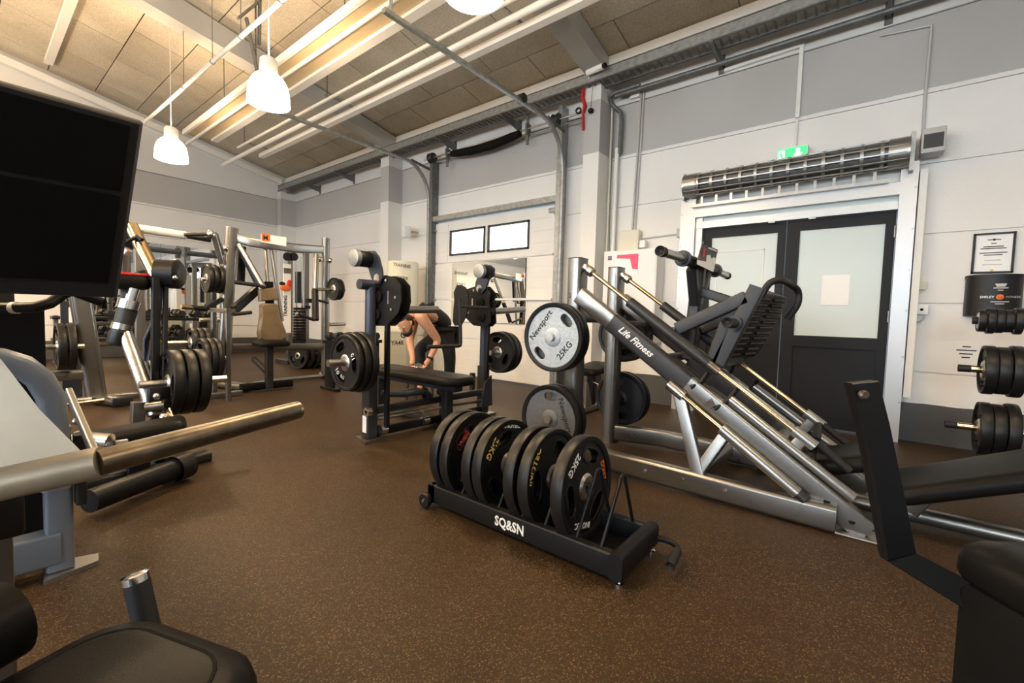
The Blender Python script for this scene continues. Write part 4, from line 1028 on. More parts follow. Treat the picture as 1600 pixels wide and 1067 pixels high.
# bench
MB().pad((2.66, 3.25, .44), (1, 0, 0), (0, 1, 0), (0, 0, 1), .36, 1.30, .075, .13).build('bench_pad', 'vinyl', bp, 'flat black vinyl bench pad')
MB().beam((2.66, 3.80, .375), (2.66, 2.70, .375), .09, .06).build('bench_rail', 'charcoal_blue', bp)
MB().beam((2.75, 2.95, .01), (2.75, 2.95, .37), .09, .10, (0, 1, 0), .012).build('bench_leg', 'graphite', bp); MB().beam((2.66, 3.85, .01), (2.66, 3.85, .37), .08, .08, (0, 1, 0)).build('bench_leg', 'graphite', bp)
MB().beam((2.66, 3.85, .03), (2.74, 3.0, .03), .07, .05).build('floor_rail', 'graphite', bp)
for z, h_, m_ in ((.06, .07, 'black_paint'), (.235, .06, 'graphite')): MB().beam((XL_ + .04, 3.0, z), (XR_ - .04, 3.0, z), h_, h_, (0, 0, 1), .012).build('cross_rail', m_, bp)
MB().cyl((2.02, 2.94, .175), (2.68, 2.94, .17), .012, 10).build('push_rod', 'brushed', bp); MB().cyl((2.02, 2.97, .195), (2.45, 2.97, .19), .012, 10).build('push_rod', 'brushed', bp)
MB().tube([(2.44, 2.93, .18), (2.47, 2.92, .14), (2.47, 2.92, .06)], .012, 10).build('rocker', 'chrome', bp)
MB().lathe([(.02, -.03), (.035, -.03), (.035, .03), (.02, .03)], (2.49, 2.93, .085), (1, 0, 0), 16).build('rocker_hub', 'chrome', bp); MB().lathe([(.02, -.03), (.04, -.03), (.04, .03), (.02, .03)], (2.06, 2.93, .085), (1, 0, 0), 16).build('rocker_hub', 'chrome', bp)
for s_ in (0, .08): MB().tube([(2.10, 2.93 + s_, .36), (2.25, 2.90 + s_, .345), (2.45, 2.92 + s_, .345), (2.56, 2.96 + s_, .30), (2.62, 3.0 + s_, .22)], .024, 12).build('transfer_arm', 'charcoal_blue', bp)
MB().prism([(3.12, 2.86, .12), (3.17, 2.86, .36), (3.26, 2.86, .42), (3.28, 2.86, .12)], (0, 1, 0), .016).build('guard_plate', 'charcoal_blue', bp)
MB().beam((2.80, 2.92, .18), (3.26, 2.92, .16), .03, .03).build('cross_rail', 'silver', bp)
MB().bx(1.937, 1.943, 2.97, 3.02, .07, .20).build('rating_label', 'paper', bp)
# loaded plates
mk10 = lambda a: (('10', a, True, .055, 'print_white', .13), ('10', a - 150, True, .055, 'print_white', .13))
plate((1.735, 2.92, .635), (-1, 0, 0), 'black three-grip plate marked 10 on the charcoal chest press', .205, .035, 'grip', True, 'black_plate', 'rubber', radians(30), (('10', 25, True, .055, 'print_white', .12), ('10', 215, True, .055, 'print_white', .12), ('KG', 255, True, .035, 'print_white', .11)), 'plates on the charcoal chest press')
plate((1.785, 2.92, .635), (-1, 0, 0), 'black plate right behind the plate marked 10', .215, .045, 'grip', True, 'black_plate', 'rubber', radians(70), (), 'plates on the charcoal chest press')
plate((1.840, 2.92, .635), (-1, 0, 0), 'large black plate next to the post of the chest press', .225, .050, 'grip', True, 'black_plate', 'rubber', radians(10), (), 'plates on the charcoal chest press')
for k, (x, R_) in enumerate(((3.43, .21), (3.49, .215), (3.55, .205))):
    plate((x, 2.92, .635), (-1, 0, 0), ('dark plate beside the right post of the chest press', 'middle dark plate on the garage side horn of the chest press', 'outermost dark plate on the garage side horn of the chest press')[k], R_, .048, 'grip', True, 'black_plate', 'rubber', radians(25 * k), (), 'plates on the charcoal chest press')

# ================================================================== person bending over behind the bench
def skin_mesh(name, pts, edges, sub=2, root=0):
    """pts: list of (pos, radius or (rx,ry)); grows a smooth body surface"""
    me = bpy.data.meshes.new(name); me.from_pydata([tuple(p[0]) for p in pts], edges, [])
    o = bpy.data.objects.new(name, me); COL.objects.link(o)
    o.modifiers.new('skin', 'SKIN')
    o.modifiers['skin'].use_smooth_shade = True; o.modifiers['skin'].branch_smoothing = .6
    sv = me.skin_vertices[0].data
    for i, p in enumerate(pts):
        r = p[1] if isinstance(p[1], tuple) else (p[1], p[1]); sv[i].radius = r; sv[i].use_root = (i == root)
    ss = o.modifiers.new('sub', 'SUBSURF'); ss.levels = sub; ss.render_levels = sub
    dg = bpy.context.evaluated_depsgraph_get(); out = bpy.data.meshes.new_from_object(o.evaluated_get(dg))
    bpy.data.objects.remove(o); out.name = name
    for q in out.polygons: q.use_smooth = True
    return out
PY = 4.20
def P(px, py, dy=0.0): return at(px, py, Y=PY + dy)
person = thing('person', 'person in black vest and trousers bending over behind the bench', 'person', P(700, 600))
pelvis = P(697, 515); waist = P(686, 497, -.02); chest = P(666, 487, -.04); neck = P(648, 489, -.05); headb = P(641, 496, -.06); head = P(633, 506, -.07)
shR = P(655, 492, -.20); elR = P(688 - 3, 532, -.24); wrR = P(671, 561, -.22); haR = P(664, 571, -.20)   # near arm
shL = P(648, 498, .10); elL = P(640, 532, .06); wrL = P(645, 560, -.05); haL = P(644, 571, -.06)
hipN = P(698, 522, -.08); knN = P(703, 560, -.10); anN = Vector((P(702, 595, -.05).x, PY - .05, .09)); 
hipF = P(690, 522, .09); knF = P(655, 545, .12); anF = Vector((P(660, 580, .14).x, PY + .14, .09))
body = [(pelvis, (.14, .12)), (waist, (.125, .11)), (chest, (.15, .125)), (neck, .055), (headb, .058),
        (shR, .080), (elR, .050), (wrR, .033), (haR, .036), (shL, .075), (elL, .050), (wrL, .033), (haL, .036),
        (hipN, .088), (knN, .062), (anN, .042), (anN + Vector((-.14, -.02, -.045)), .035), (hipF, .088), (knF, .062), (anF, .042), (anF + Vector((-.14, -.02, -.045)), .035)]
ed = [(0, 1), (1, 2), (2, 3), (3, 4), (2, 5), (5, 6), (6, 7), (7, 8), (2, 9), (9, 10), (10, 11), (11, 12), (0, 13), (13, 14), (14, 15), (15, 16), (0, 17), (17, 18), (18, 19), (19, 20)]
mobj('body', skin_mesh('body', body, ed), 'skin', person)
# head with face, ears, hair and beard
hm = MB(); fwd = Vector((-.72, -.30, -.62)).normalized(); upv = (Vector((-.62, -.05, .70)) - fwd * Vector((-.62, -.05, .70)).dot(fwd)).normalized(); sd_ = fwd.cross(upv)
def hp(f, s_, u_): return head + fwd * f + sd_ * s_ + upv * u_
rings = []
for u_, w_, f0, f1 in ((-.115, .035, .02, .075), (-.095, .052, -.03, .088), (-.06, .064, -.07, .092), (-.02, .072, -.095, .09), (.03, .076, -.105, .092), (.07, .070, -.10, .082), (.10, .052, -.075, .055), (.118, .02, -.03, .015)):
    rings.append([hp((f0 + f1) / 2 + (f1 - f0) / 2 * cos(2 * pi * k / 16), w_ * sin(2 * pi * k / 16), u_) for k in range(16)])
hm._loop(rings); hm.build('head', 'skin', person)
n_ = MB().prism([hp(.088, -.014, -.03), hp(.088, .014, -.03), hp(.112, 0, -.025), hp(.090, 0, .02)], sd_, .02); n_.build('nose', 'skin', person)
for s_ in (-1, 1):
    MB().ball(hp(.080, s_ * .032, .012), .011).build('eye', 'print_white', person); MB().ball(hp(.0885, s_ * .032, .012), .005).build('pupil', 'print_black', person)
    MB().ball(hp(-.01, s_ * .076, -.005), .028, (.5, .6, 1.0)).build('ear', 'skin', person)
MB().tube([hp(.088, -.022, -.062), hp(.094, 0, -.064), hp(.088, .022, -.062)], .006, 8).build('mouth', 'hair', person)
hr = []
for u_, w_, f0, f1 in ((-.075, .060, -.095, -.035), (-.045, .074, -.108, -.015), (.0, .081, -.118, .015), (.03, .082, -.120, .045), (.06, .076, -.115, .078), (.095, .060, -.09, .068), (.128, .022, -.035, .02)):
    hr.append([hp((f0 + f1) / 2 + (f1 - f0) / 2 * cos(2 * pi * k / 16), w_ * sin(2 * pi * k / 16), u_) for k in range(16)])
hm = MB(); hm._loop(hr); hm.build('hair', 'hair', person)
br = []
for u_, w_, f0, f1 in ((-.128, .034, .01, .088), (-.105, .062, -.02, .102), (-.075, .072, -.02, .098), (-.045, .076, -.03, .055)):
    br.append([hp((f0 + f1) / 2 + (f1 - f0) / 2 * cos(2 * pi * k / 16), w_ * sin(2 * pi * k / 16), u_) for k in range(16)])
hm = MB(); hm._loop(br); hm.build('beard', 'hair', person)
# hands: five fingers each, curled around the grip
def hand(h, w, toward):
    d = (h - w).normalized(); t = V(toward).normalized(); s_ = d.cross(t).normalized()
    for k in range(4):
        b0 = h + d * .028 + s_ * (-.027 + .018 * k); L_ = (.030, .034, .032, .026)[k]
        mobj('finger', skin_mesh('finger', [(h + s_ * (-.02 + .013 * k), .011), (b0, .0095), (b0 + d * L_ * .5 + t * L_ * .6, .0085), (b0 + d * L_ * .1 + t * L_ * 1.25, .008)], [(0, 1), (1, 2), (2, 3)], 1), 'skin', person)
    b0 = h - d * .01 - s_ * .028
    mobj('thumb', skin_mesh('thumb', [(h - s_ * .01 - d * .01, .012), (b0 - s_ * .01 + d * .01 + t * .012, .0105), (b0 + d * .028 + t * .03 - s_ * .004, .009)], [(0, 1), (1, 2)], 1), 'skin', person)
hand(haR, wrR, (-1, 0, 0)); hand(haL, wrL, (1, 0, 0))
# clothing
vest = [(pelvis, (.15, .13)), (waist, (.138, .122)), (chest + (waist - chest) * .35, (.155, .132)), (chest + (waist - chest) * .1 + Vector((0, .06, -.05)), .10)]
mobj('vest', skin_mesh('vest', vest, [(0, 1), (1, 2), (2, 3)]), 'cloth_black', person, 'black sleeveless vest')
tr = [(pelvis, (.158, .135)), (hipN, .105), (knN, .083), (anN + Vector((0, 0, .03)), .066), (hipF, .105), (knF, .083), (anF + Vector((0, 0, .03)), .066)]
mobj('trousers', skin_mesh('trousers', tr, [(0, 1), (1, 2), (2, 3), (0, 4), (4, 5), (5, 6)]), 'cloth_black', person, 'loose black trousers')
for a_ in (anN, anF): MB().pad((a_.x - .06, a_.y, .04), (0, 1, 0), (1, 0, 0), (0, 0, 1), .10, .27, .08, .045).build('shoe', 'black_matt', person)
MB().ring([(.033, -.012), (.039, -.012), (.039, .012), (.033, .012)], wrR + (elR - wrR).normalized() * .01, wrR - elR, 18).build('wrist_band', 'cloth_black', person)
for q in (0, 1):
    a = (shR if q == 0 else shL); MB().tube([chest + Vector((.02, -.10 if q == 0 else .08, .10)), a * .5 + neck * .5 + Vector((0, 0, .055)), neck + Vector((.0, -.05 if q == 0 else .05, -.06))], .022, 8).build('vest_strap', 'cloth_black', person)
# the low bench and the clamp collar they hold
db = thing('dumbbell', 'small steel dumbbell held in both hands of the bending person', 'dumbbell', (haR + haL) / 2)
MB().cyl(haL + Vector((-.01, 0, -.02)), haR + Vector((.01, 0, -.02)), .014, 12).build('bar', 'chrome', db)
mm = (haR + haL) / 2 + Vector((0, 0, -.02)); MB().ring([(.014, -.03), (.045, -.03), (.05, 0), (.045, .03), (.014, .03)], mm, (1, 0, 0), 20).build('collar', 'brushed', db)
lb_ = thing('low_bench', 'low black padded stool under the hands of the bending person', 'bench', (mm.x + .05, PY, 0))
zt = min(haR.z, haL.z) - .06
MB().pad((mm.x, PY - .16, zt - .04), (1, 0, 0), (0, 1, 0), (0, 0, 1), .32, .20, .08, .05).build('seat_pad', 'vinyl', lb_)
for sx in (-1, 1):
    for sy in (-1, 1): MB().cyl((mm.x + sx * .13, PY - .16 + sy * .08, 0), (mm.x + sx * .12, PY - .16 + sy * .07, zt - .07), .016, 10).build('leg', 'graphite', lb_)

# ================================================================== plate-loaded shoulder press by the end wall
SY = 6.30
def S(px, py, dy=0.0): return at(px, py, Y=SY + dy)
sp_ = thing('shoulder_press_machine', 'silver plate-loaded seated press with tan back pad near the end wall', 'gym machine', S(430, 590))
def stube(name, pts, r, m, label=None, n=12): return MB().tube(pts, r, n).build(name, m, sp_, label)
for a, b_, w_ in (((362, 357), (347, 592), .15), ((509, 373), (508, 584), .11)):
    t0, t1 = S(*b_), S(*a); t0.z = .05
    MB().sweep([t0, t1], rrect(w_, .10, .045, 5), (0, 1, 0)).build('post', 'silver', sp_)
    c_ = MB().sweep([t1, t1 + (t1 - t0).normalized() * .012], rrect(w_ + .006, .106, .045, 5), (0, 1, 0)); c_.build('post_cap', 'silver_light', sp_)
MB().sweep([S(345, 592) * 1 + Vector((0, .10, -S(345, 592).z + .05)), Vector((S(358, 600).x + .03, SY - .42, .05))], rrect(.13, .085, .035, 4)).build('foot', 'silver', sp_)
MB().sweep([S(508, 585) + Vector((0, .10, -S(508, 585).z + .05)), Vector((S(512, 590).x + .12, SY - .38, .05))], rrect(.11, .085, .035, 4)).build('foot', 'silver', sp_)
MB().sweep([S(369, 371), S(390, 378, -.10), S(415, 382, -.16), S(440, 385, -.16), S(470, 388, -.10), S(503, 390)], rrect(.07, .115, .02), (0, 0, 1)).build('top_beam', 'silver_light', sp_)
MB().beam(S(362, 543), S(506, 541), .08, .095, (0, 0, 1), .02).build('cross_beam', 'silver', sp_)
pts = [S(385, 598, -.25), S(400, 592, -.12), S(420, 589, -.05), S(460, 587), S(508, 587)]
for p_ in pts: p_.z = .04
MB().tube(pts, .026, 12).build('base_bar', 'silver_light', sp_)
c0 = S(408, 365, -.24); cpl = MB().prism([S(408, 365, -.24), S(447, 371, -.24), S(447, 385, -.24), S(408, 378, -.24)], (0, 1, 0), .012).build('brand_plate', 'paper', sp_, 'white brand plate with orange mark')
MB().prism([S(408.5, 365, -.252), S(422, 366.5, -.252), S(422, 377, -.252), S(408.5, 376, -.252)], (0, 1, 0), .004).build('brand_square', 'print_orange', cpl)
text('brand_mark', 'M', .08, plane_m(S(415, 371.5, -.256), (1, 0, 0), (0, 0, 1)), 'print_black', cpl, .0006, .002)
# back pad: head rest above a bottle-shaped pad
def outline(pts_, dy): return [S(x, y, dy) for x, y in pts_]
hd = [(404, 452), (430, 449), (433, 469), (404, 471)]
pdl = [(406, 476), (410, 474), (430, 474), (433, 477), (435, 492), (441, 506), (446, 520), (445, 529), (438, 533), (412, 534), (404, 530), (402, 520), (404, 506), (406, 492)]
MB().prism(outline(hd, -.34), (0, 1, 0), .08, .02).build('head_pad', 'vinyl_tan', sp_); MB().prism(outline(pdl, -.36), (0, 1, 0), .10, .025).build('back_pad', 'vinyl_tan', sp_, 'bottle shaped tan back pad')
MB().beam(S(420, 440, -.27), S(424, 540, -.27), .10, .04, (0, 1, 0)).build('pad_board', 'black_matt', sp_)
MB().pad(S(424, 536, -.62), (1, 0, 0), (0, 1, 0), (0, 0, 1), .34, .36, .07, .06).build('seat_pad', 'vinyl', sp_)
z_ = S(424, 536, -.62)
MB().beam((z_.x, SY - .55, .03), (z_.x, SY - .55, z_.z - .04), .08, .08, (0, 1, 0)).build('seat_post', 'graphite', sp_); MB().beam((z_.x - .30, SY - .50, .06), (z_.x + .30, SY - .50, .06), .10, .09, (0, 0, 1), .03).build('seat_base', 'black_matt', sp_)
MB().beam((z_.x, SY - .6, .20), (z_.x + .02, SY - .05, .35), .06, .06).build('seat_strut', 'graphite', sp_)
for a, b_ in (((414, 386), (419, 450)), ((423, 386), (441, 502))): stube('back_stay', [S(*a, -.12), S(*b_, -.26)], .022, 'silver')
stube('press_lever', [S(373, 382, -.08), S(412, 449, -.30)], .034, 'silver_light'); MB().beam(S(381, 400, .06), S(404, 446, -.12), .07, .05).build('lever_cover', 'charcoal_blue', sp_, 'dark blue lever cover with white lettering')
MB().beam(S(378, 385, .12), S(376, 440, .10), .09, .05, (0, 1, 0)).build('counter_arm', 'black_paint', sp_)
stube('handle', [S(367, 441, -.45), S(405, 446, -.45)], .024, 'rubber_grip'); stube('handle_arm', [S(405, 446, -.45), S(412, 449, -.30)], .024, 'graphite')
stube('handle', [S(366, 491, -.50), S(393, 488, -.50)], .022, 'rubber_grip'); MB().beam(S(402, 452, -.2), S(366, 484, -.3), .07, .10).build('press_arm', 'black_paint', sp_)
stube('press_arm', [S(366, 484, -.3), S(366, 491, -.5)], .024, 'graphite')
stube('press_lever', [S(494, 398, -.08), S(492, 452, -.25)], .04, 'silver_light'); stube('press_arm', [S(492, 454, -.25), S(493, 500, -.40)], .045, 'black_paint'); stube('handle', [S(464, 490, -.45), S(491, 500, -.42)], .022, 'rubber_grip')
stube('joint_cap', [S(463, 490, -.45), S(464.5, 490.5, -.45)], .026, 'chrome')
for px, py, dx in ((352, 388, -.12), (516, 407, .10), (500, 405, -.06)): MB().ball(S(px, py, -.06), .038).build('pivot_knob', 'chrome', sp_)
stube('load_horn', [S(496, 452, -.25), S(539, 453, -.25)], .024, 'brushed'); stube('load_horn', [S(350, 437, -.1), S(315, 436, -.1)], .024, 'brushed')
stube('storage_horn', [S(514, 507), S(539, 506)], .026, 'brushed'); stube('storage_horn', [S(346, 500), S(312, 500)], .026, 'brushed')
stube('arm_strut', [S(492, 468, -.22), S(512, 473, -.1)], .018, 'black_paint')
for k, (a, b_, r_) in enumerate((((333, 362), (347, 412), .035), ((338, 364), (350, 398), .018))): stube('outer_lever', [S(*a, -.1), S(*b_, -.05)], r_, 'silver')
stube('outer_arm', [S(298, 480, -.25), S(320, 483, -.25), S(346, 468, -.05)], .03, 'black_paint')
stube('outer_grip', [S(283, 479, -.27), S(303, 481, -.25)], .028, 'bronze_rod')
c = S(333, 436, -.1); c2 = S(527, 452, -.25)
for k in range(3): plate((c.x - .06 + .06 * k, c.y, c.z), (-1, 0, 0), ('outer', 'middle', 'inner')[k] + ' brown black plate on the left lever of the seated press', .17 - .012 * (k == 1), .045, 'grip', False, 'rubber', 'rubber', 0, (), 'plates on the seated press')
for k in range(2): plate((c2.x - .05 + .06 * k, c2.y, c2.z), (1, 0, 0), ('inner', 'outer')[k] + ' black plate on the right horn of the seated press', .165 - .012 * k, .045, 'grip', k == 1, 'rubber', 'rubber', 0, (), 'plates on the seated press')

# ================================================================== cable tower behind the press
TYY = 8.6
def C(px, py, dy=0.0): return at(px, py, Y=TYY + dy)
ctw = thing('cable_tower', 'grey cable pulley tower with weight stack by the corner', 'gym machine', C(470, 560))
for px in (452, 478):
    a = C(px, 392); b_ = C(px, 548); MB().beam((a.x, TYY, .02), (a.x, TYY, a.z), .10, .08, (0, 1, 0)).build('column', 'silver', ctw)
a, b_ = C(446, 390), C(484, 392); MB().beam(a, b_, .08, .10).build('top_bar', 'silver', ctw)
for px in (449, 459): MB().lathe([(.02, -.02), (.075, -.02), (.06, 0), (.075, .02), (.02, .02)], C(px, 401, -.08), (0, 1, 0), 20).build('pulley', 'black_plate', ctw)
for px in (463, 471): MB().cyl(C(px, 400, -.03), Vector((C(px, 540).x, TYY - .03, .3)), .012, 8).build('guide_rod', 'chrome', ctw)
a = C(467, 425); 
for k in range(14): MB().bx(a.x - .09, a.x + .09, TYY - .10, TYY + .04, .30 + .055 * k, .348 + .055 * k).build('stack_plate', 'black_paint', ctw)
MB().bx(C(462, 425).x, C(468, 425).x, TYY - .08, TYY + .03, 1.15, 1.75).build('stack_shroud', 'graphite', ctw)
MB().bx(a.x - .35, a.x + .35, TYY - .3, TYY + .2, .0, .07).build('base', 'graphite', ctw)
MB().box(C(485, 470, -.1), (.10, .06, .08)).build('carriage', 'black_paint', ctw); MB().box(C(480, 480, -.1), (.10, .06, .06)).build('carriage', 'black_paint', ctw)
kb = thing('wall_sign', 'red and white lettered banner with orange disc on the tower', 'sign', C(447, 480))
a, b_ = C(442, 412, -.12), C(450, 520, -.12); MB().bx(a.x, b_.x + .04, TYY - .15, TYY - .13, b_.z, a.z).build('board', 'paper', kb)
MB().bx(a.x, b_.x + .04, TYY - .155, TYY - .15, C(447, 428).z, C(447, 420).z).build('dark_band', 'worn_horn', kb)
MB().ball(C(446, 450, -.18), .10, (1, .2, .6)).build('disc', 'print_orange', kb); MB().ball(C(452, 443, -.17), .09, (.5, .2, .8)).build('disc', 'print_red', kb); MB().ball(C(441, 443, -.18), .05, (1.1, .3, .7)).build('emblem', 'print_black', kb)
text('banner_text', 'TRAINING', .085, plane_m(C(446, 478, -.155 / 1), (0, 0, 1), (-1, 0, 0)), 'print_black', kb, .0006, .002)
# dumbbell plates stored on the floor behind
for k in range(4):
    p_ = at(466 + 9 * k, 527, Y=7.6); plate((p_.x, 7.6 - .03 * k, .225), (-1, -.3, 0), ('first', 'second', 'third', 'fourth')[k] + ' black plate standing on the floor by the cable tower', .225, .05, 'grip', True, 'rubber', 'rubber', radians(30 * k), (), 'plates by the cable tower')
# ================================================================== helpers for free-standing things: pixel and distance along the view axis
def DP(px, py, d): return CAM + (_f + _r * ((px - 800) / FPX) + _u * ((533.5 - py) / FPX)) * d

# ------------------------------------------------------------------ mirrors on the end wall, top rail
for k, (a, b_) in enumerate(((1.15, 2.33), (2.36, 2.98), (3.0, 3.62))):
    t = thing('wall_mirror', ('wide frameless mirror on the end wall behind the chest press', 'middle frameless mirror on the end wall', 'frameless mirror on the end wall nearest the corner')[k], 'mirror', ((a + b_) / 2, 11.32, .25))
    MB().bx(a, b_, 11.325, 11.35, .25, 2.28).build('backing', 'black_matt', t); MB().bx(a, b_, 11.320, 11.325, .25, 2.28).build('glass', 'mirror', t)
p0, p1 = at(222, 386, Y=11.1), at(346, 401, Y=11.1)
one('barbell_rail', MB().cyl((p0.x - .6, 11.1, p0.z), (p1.x + .2, 11.1, p0.z), .03, 12).cyl((p0.x - .5, 11.1, p0.z), (p0.x - .5, 11.33, p0.z), .02, 8).cyl((p1.x + .1, 11.1, p0.z), (p1.x + .1, 11.33, p0.z), .02, 8).cyl(((p0.x + p1.x) / 2, 11.1, p0.z - .1), ((p0.x + p1.x) / 2, 11.1, p0.z + .1), .05, 10), 'galv_dark', 'dark steel rail across the mirrors of the end wall', 'rail')

# ------------------------------------------------------------------ dumbbell rack in front of the end wall mirrors
dr_ = thing('dumbbell_rack', 'long dark dumbbell rack standing before the end wall mirrors', 'rack', (2.2, 10.2, 0))
for z in (.42, .78): MB().beam((.9, 10.2, z), (3.3, 10.2, z), .30, .05).build('shelf', 'black_paint', dr_)
for x in (.95, 2.1, 3.25):
    MB().beam((x, 10.2, 0), (x, 10.2, .82), .06, .08, (0, 1, 0)).build('upright', 'silver', dr_); MB().beam((x, 9.95, .03), (x, 10.45, .03), .07, .06).build('foot', 'silver', dr_)
def dumbbell(x, z, k):
    d = thing('dumbbell', 'dark hex dumbbell number %s along the %s shelf of the dumbbell rack' % (('one', 'two', 'three', 'four', 'five', 'six', 'seven', 'eight', 'nine')[k], 'upper' if z > .6 else 'lower'), 'dumbbell', (x, 10.2, z), 'dumbbells on the rack')
    r_ = .05 + .004 * k
    for s_ in (-1, 1): MB().lathe([(r_ * .8, -.05), (r_, -.035), (r_, .035), (r_ * .8, .05)], (x, 10.2 + s_ * .10, z + .026 + r_), (0, 1, 0), 6).build('head', 'black_plate', d)
    MB().cyl((x, 10.08, z + .026 + r_), (x, 10.32, z + .026 + r_), .015, 10).build('handle', 'chrome', d)
for z in (.42, .78):
    for k in range(9): dumbbell(1.1 + .25 * k, z, k)

# ------------------------------------------------------------------ foam wall pad and small crates beside the column
bs = thing('banner_roll', 'cream standing roll banner with dark lettering beside the column', 'banner', at(630, 560, Y=6.2))
a, b_ = at(609, 407, Y=6.2), at(649, 407, Y=6.2); cxm = (a.x + b_.x) / 2; rr_ = (b_.x - a.x) / 2
MB().lathe([(rr_ * .92, .0), (rr_, .02), (rr_, a.z - .02), (rr_ * .95, a.z)], (cxm, 6.2, 0), (0, 0, 1), 32).build('roll', 'ivory', bs)
for tx, py, sz in (('TRAINING', 415, .075), ('gör din training', 433, .075), ('BETTER', 441, .05)):
    q = at(628, py, Y=6.2 - rr_); M_ = plane_m((q.x, 6.2 - rr_ - .004, q.z), (1, 0, 0), (0, 0, 1))
    text('banner_text', tx if tx != 'gör din training' else 'training', sz, M_, 'print_black', bs, .0006, .0006) if tx != 'BETTER' else text('banner_text', 'gear', sz, plane_m((q.x + .06, 6.2 - rr_ - .004, q.z), (1, 0, 0), (0, 0, 1)), 'print_black', bs, .0006, .0006)
ks = thing('storage_box', 'cream storage box with YA4R lettering behind the bench', 'box', at(626, 580, Y=5.6))
a, b_ = at(600, 520, Y=5.6), at(634, 556, Y=5.6)
MB().bx(a.x, b_.x, 5.6, 5.9, 0, a.z).build('carton', 'ivory', ks); MB().bx(a.x - .01, b_.x + .01, 5.59, 5.91, a.z, a.z + .02).build('lid', 'ivory', ks)
text('box_text', 'YA4R', .10, plane_m((b_.x - .16, 5.598, a.z - .16), (1, 0, 0), (0, 0, 1)), 'print_black', ks, .0006, .001)
text('box_text', 'G', .14, plane_m((b_.x - .06, 5.598, a.z - .04), (1, 0, 0), (0, 0, 1)), 'print_black', ks, .0006, .002)

# ------------------------------------------------------------------ utility bench behind the leg press, red knob
ub = thing('adjustable_bench', 'small black adjustable bench with a red knob behind the leg press', 'bench', (4.55, 2.25, 0))
a = at(925, 575, X=4.3)
MB().pad((4.3, a.y - .02, a.z), (0, 1, 0), (1, 0, .1), (-.1, 0, 1), .30, .50, .08, .06).build('seat_pad', 'vinyl', ub)
MB().beam((4.3, a.y, .06), (4.3, a.y, a.z - .05), .07, .08, (0, 1, 0)).build('post', 'black_paint', ub)
MB().beam((4.02, a.y - .02, .04), (4.75, a.y - .02, .04), .07, .06).build('base', 'silver_light', ub); MB().prism([(4.08, a.y - .05, .07), (4.22, a.y - .05, .07), (4.12, a.y - .05, .33), (4.08, a.y - .05, .33)], (0, 1, 0), .02).build('gusset', 'silver_light', ub)
k_ = at(939, 602, X=4.1); MB().pill(k_, k_ + Vector((-.05, 0, 0)), .018).build('knob', 'print_red', ub)
MB().cyl(k_, Vector((4.3, a.y, k_.z)), .01, 8).build('pin', 'chrome', ub)

# ================================================================== far left: twin seated press with loaded plates
fm = thing('chest_press_machine', 'silver seated chest press with oval posts before the end wall', 'gym machine', (.85, 6.1, 0))
def F(px, py, dy=0.0): return at(px, py, Y=6.1 + dy)
a, b_ = F(131, 470), F(150, 602)
MB().sweep([Vector((b_.x, 6.1, .05)), Vector((a.x - .05, 6.1, 1.35)), Vector((a.x - .12, 6.1, 1.95))], rrect(.17, .11, .05, 5), (0, 1, 0)).build('post', 'silver', fm)
MB().sweep([Vector((b_.x - .02, 6.2, .05)), Vector((b_.x + .13, 5.72, .05))], rrect(.15, .085, .035, 4)).build('foot', 'silver', fm); MB().box((b_.x + .135, 5.70, .05), (.16, .03, .09), None, .01).build('foot_cap', 'rubber', fm)
MB().beam((b_.x, 6.1, .30), (-.55, 6.1, .30), .08, .10, (0, 0, 1), .02).build('cross_beam', 'silver', fm); MB().cyl((b_.x - .05, 6.0, .06), (-.55, 5.9, .06), .026, 12).build('base_bar', 'silver_light', fm)
MB().cyl((b_.x + .02, 5.85, .06), (.35, 5.75, .06), .02, 10).build('base_bar', 'bronze_rod', fm)
MB().sweep([Vector((-.55, 6.1, .05)), Vector((-.55, 6.1, 1.95))], rrect(.13, .10, .04, 4), (0, 1, 0)).build('post', 'silver', fm)
MB().beam((-.6, 6.1, 1.95), (a.x - .1, 6.1, 1.95), .08, .10).build('top_beam', 'silver_light', fm)
MB().pad((.12, 5.72, .95), (1, 0, 0), (0, .1, 1), (0, -1, .1), .34, .75, .10, .1).build('back_pad', 'vinyl', fm)
MB().pad((.12, 5.45, .50), (1, 0, 0), (0, 1, 0), (0, 0, 1), .36, .40, .08, .06).build('seat_pad', 'vinyl', fm); MB().beam((.12, 5.5, 0), (.12, 5.5, .46), .09, .09, (0, 1, 0)).build('seat_post', 'graphite', fm)
MB().beam((.12, 5.72, .6), (.12, 6.06, .32), .08, .08).build('seat_strut', 'graphite', fm)
hz = F(110, 540)
MB().cyl((a.x - .02, 6.0, hz.z), (a.x - .42, 5.95, hz.z), .025, 14).build('storage_horn', 'brushed', fm)
for k in range(2): plate((hz.x - .085 + .07 * k, 5.97, hz.z), (-1, 0, 0), ('outer', 'inner')[k] + ' black plate stored on the post of the chest press', .225, .055, 'grip', k == 0, 'rubber', 'rubber', radians(40 * k), (), 'plates on the chest press')
nb = thing('notice_board', 'dark blue board with a white paper behind the chest press', 'notice board', F(110, 500, .5))
a1, b1 = F(94, 470, .5), F(128, 575, .5); MB().bx(a1.x, b1.x, 6.6, 6.63, 0, a1.z).build('board', 'charcoal_blue', nb); a2, b2 = F(107, 480, .5), F(127, 504, .5); MB().bx(a2.x, b2.x, 6.594, 6.6, b2.z, a2.z).build('sheet', 'paper', nb)
for k in range(5): MB().bx(a2.x + .03, b2.x - .03, 6.592, 6.594, b2.z + .05 + .03 * k, b2.z + .058 + .03 * k).build('printed_line', 'plastic_grey', nb)
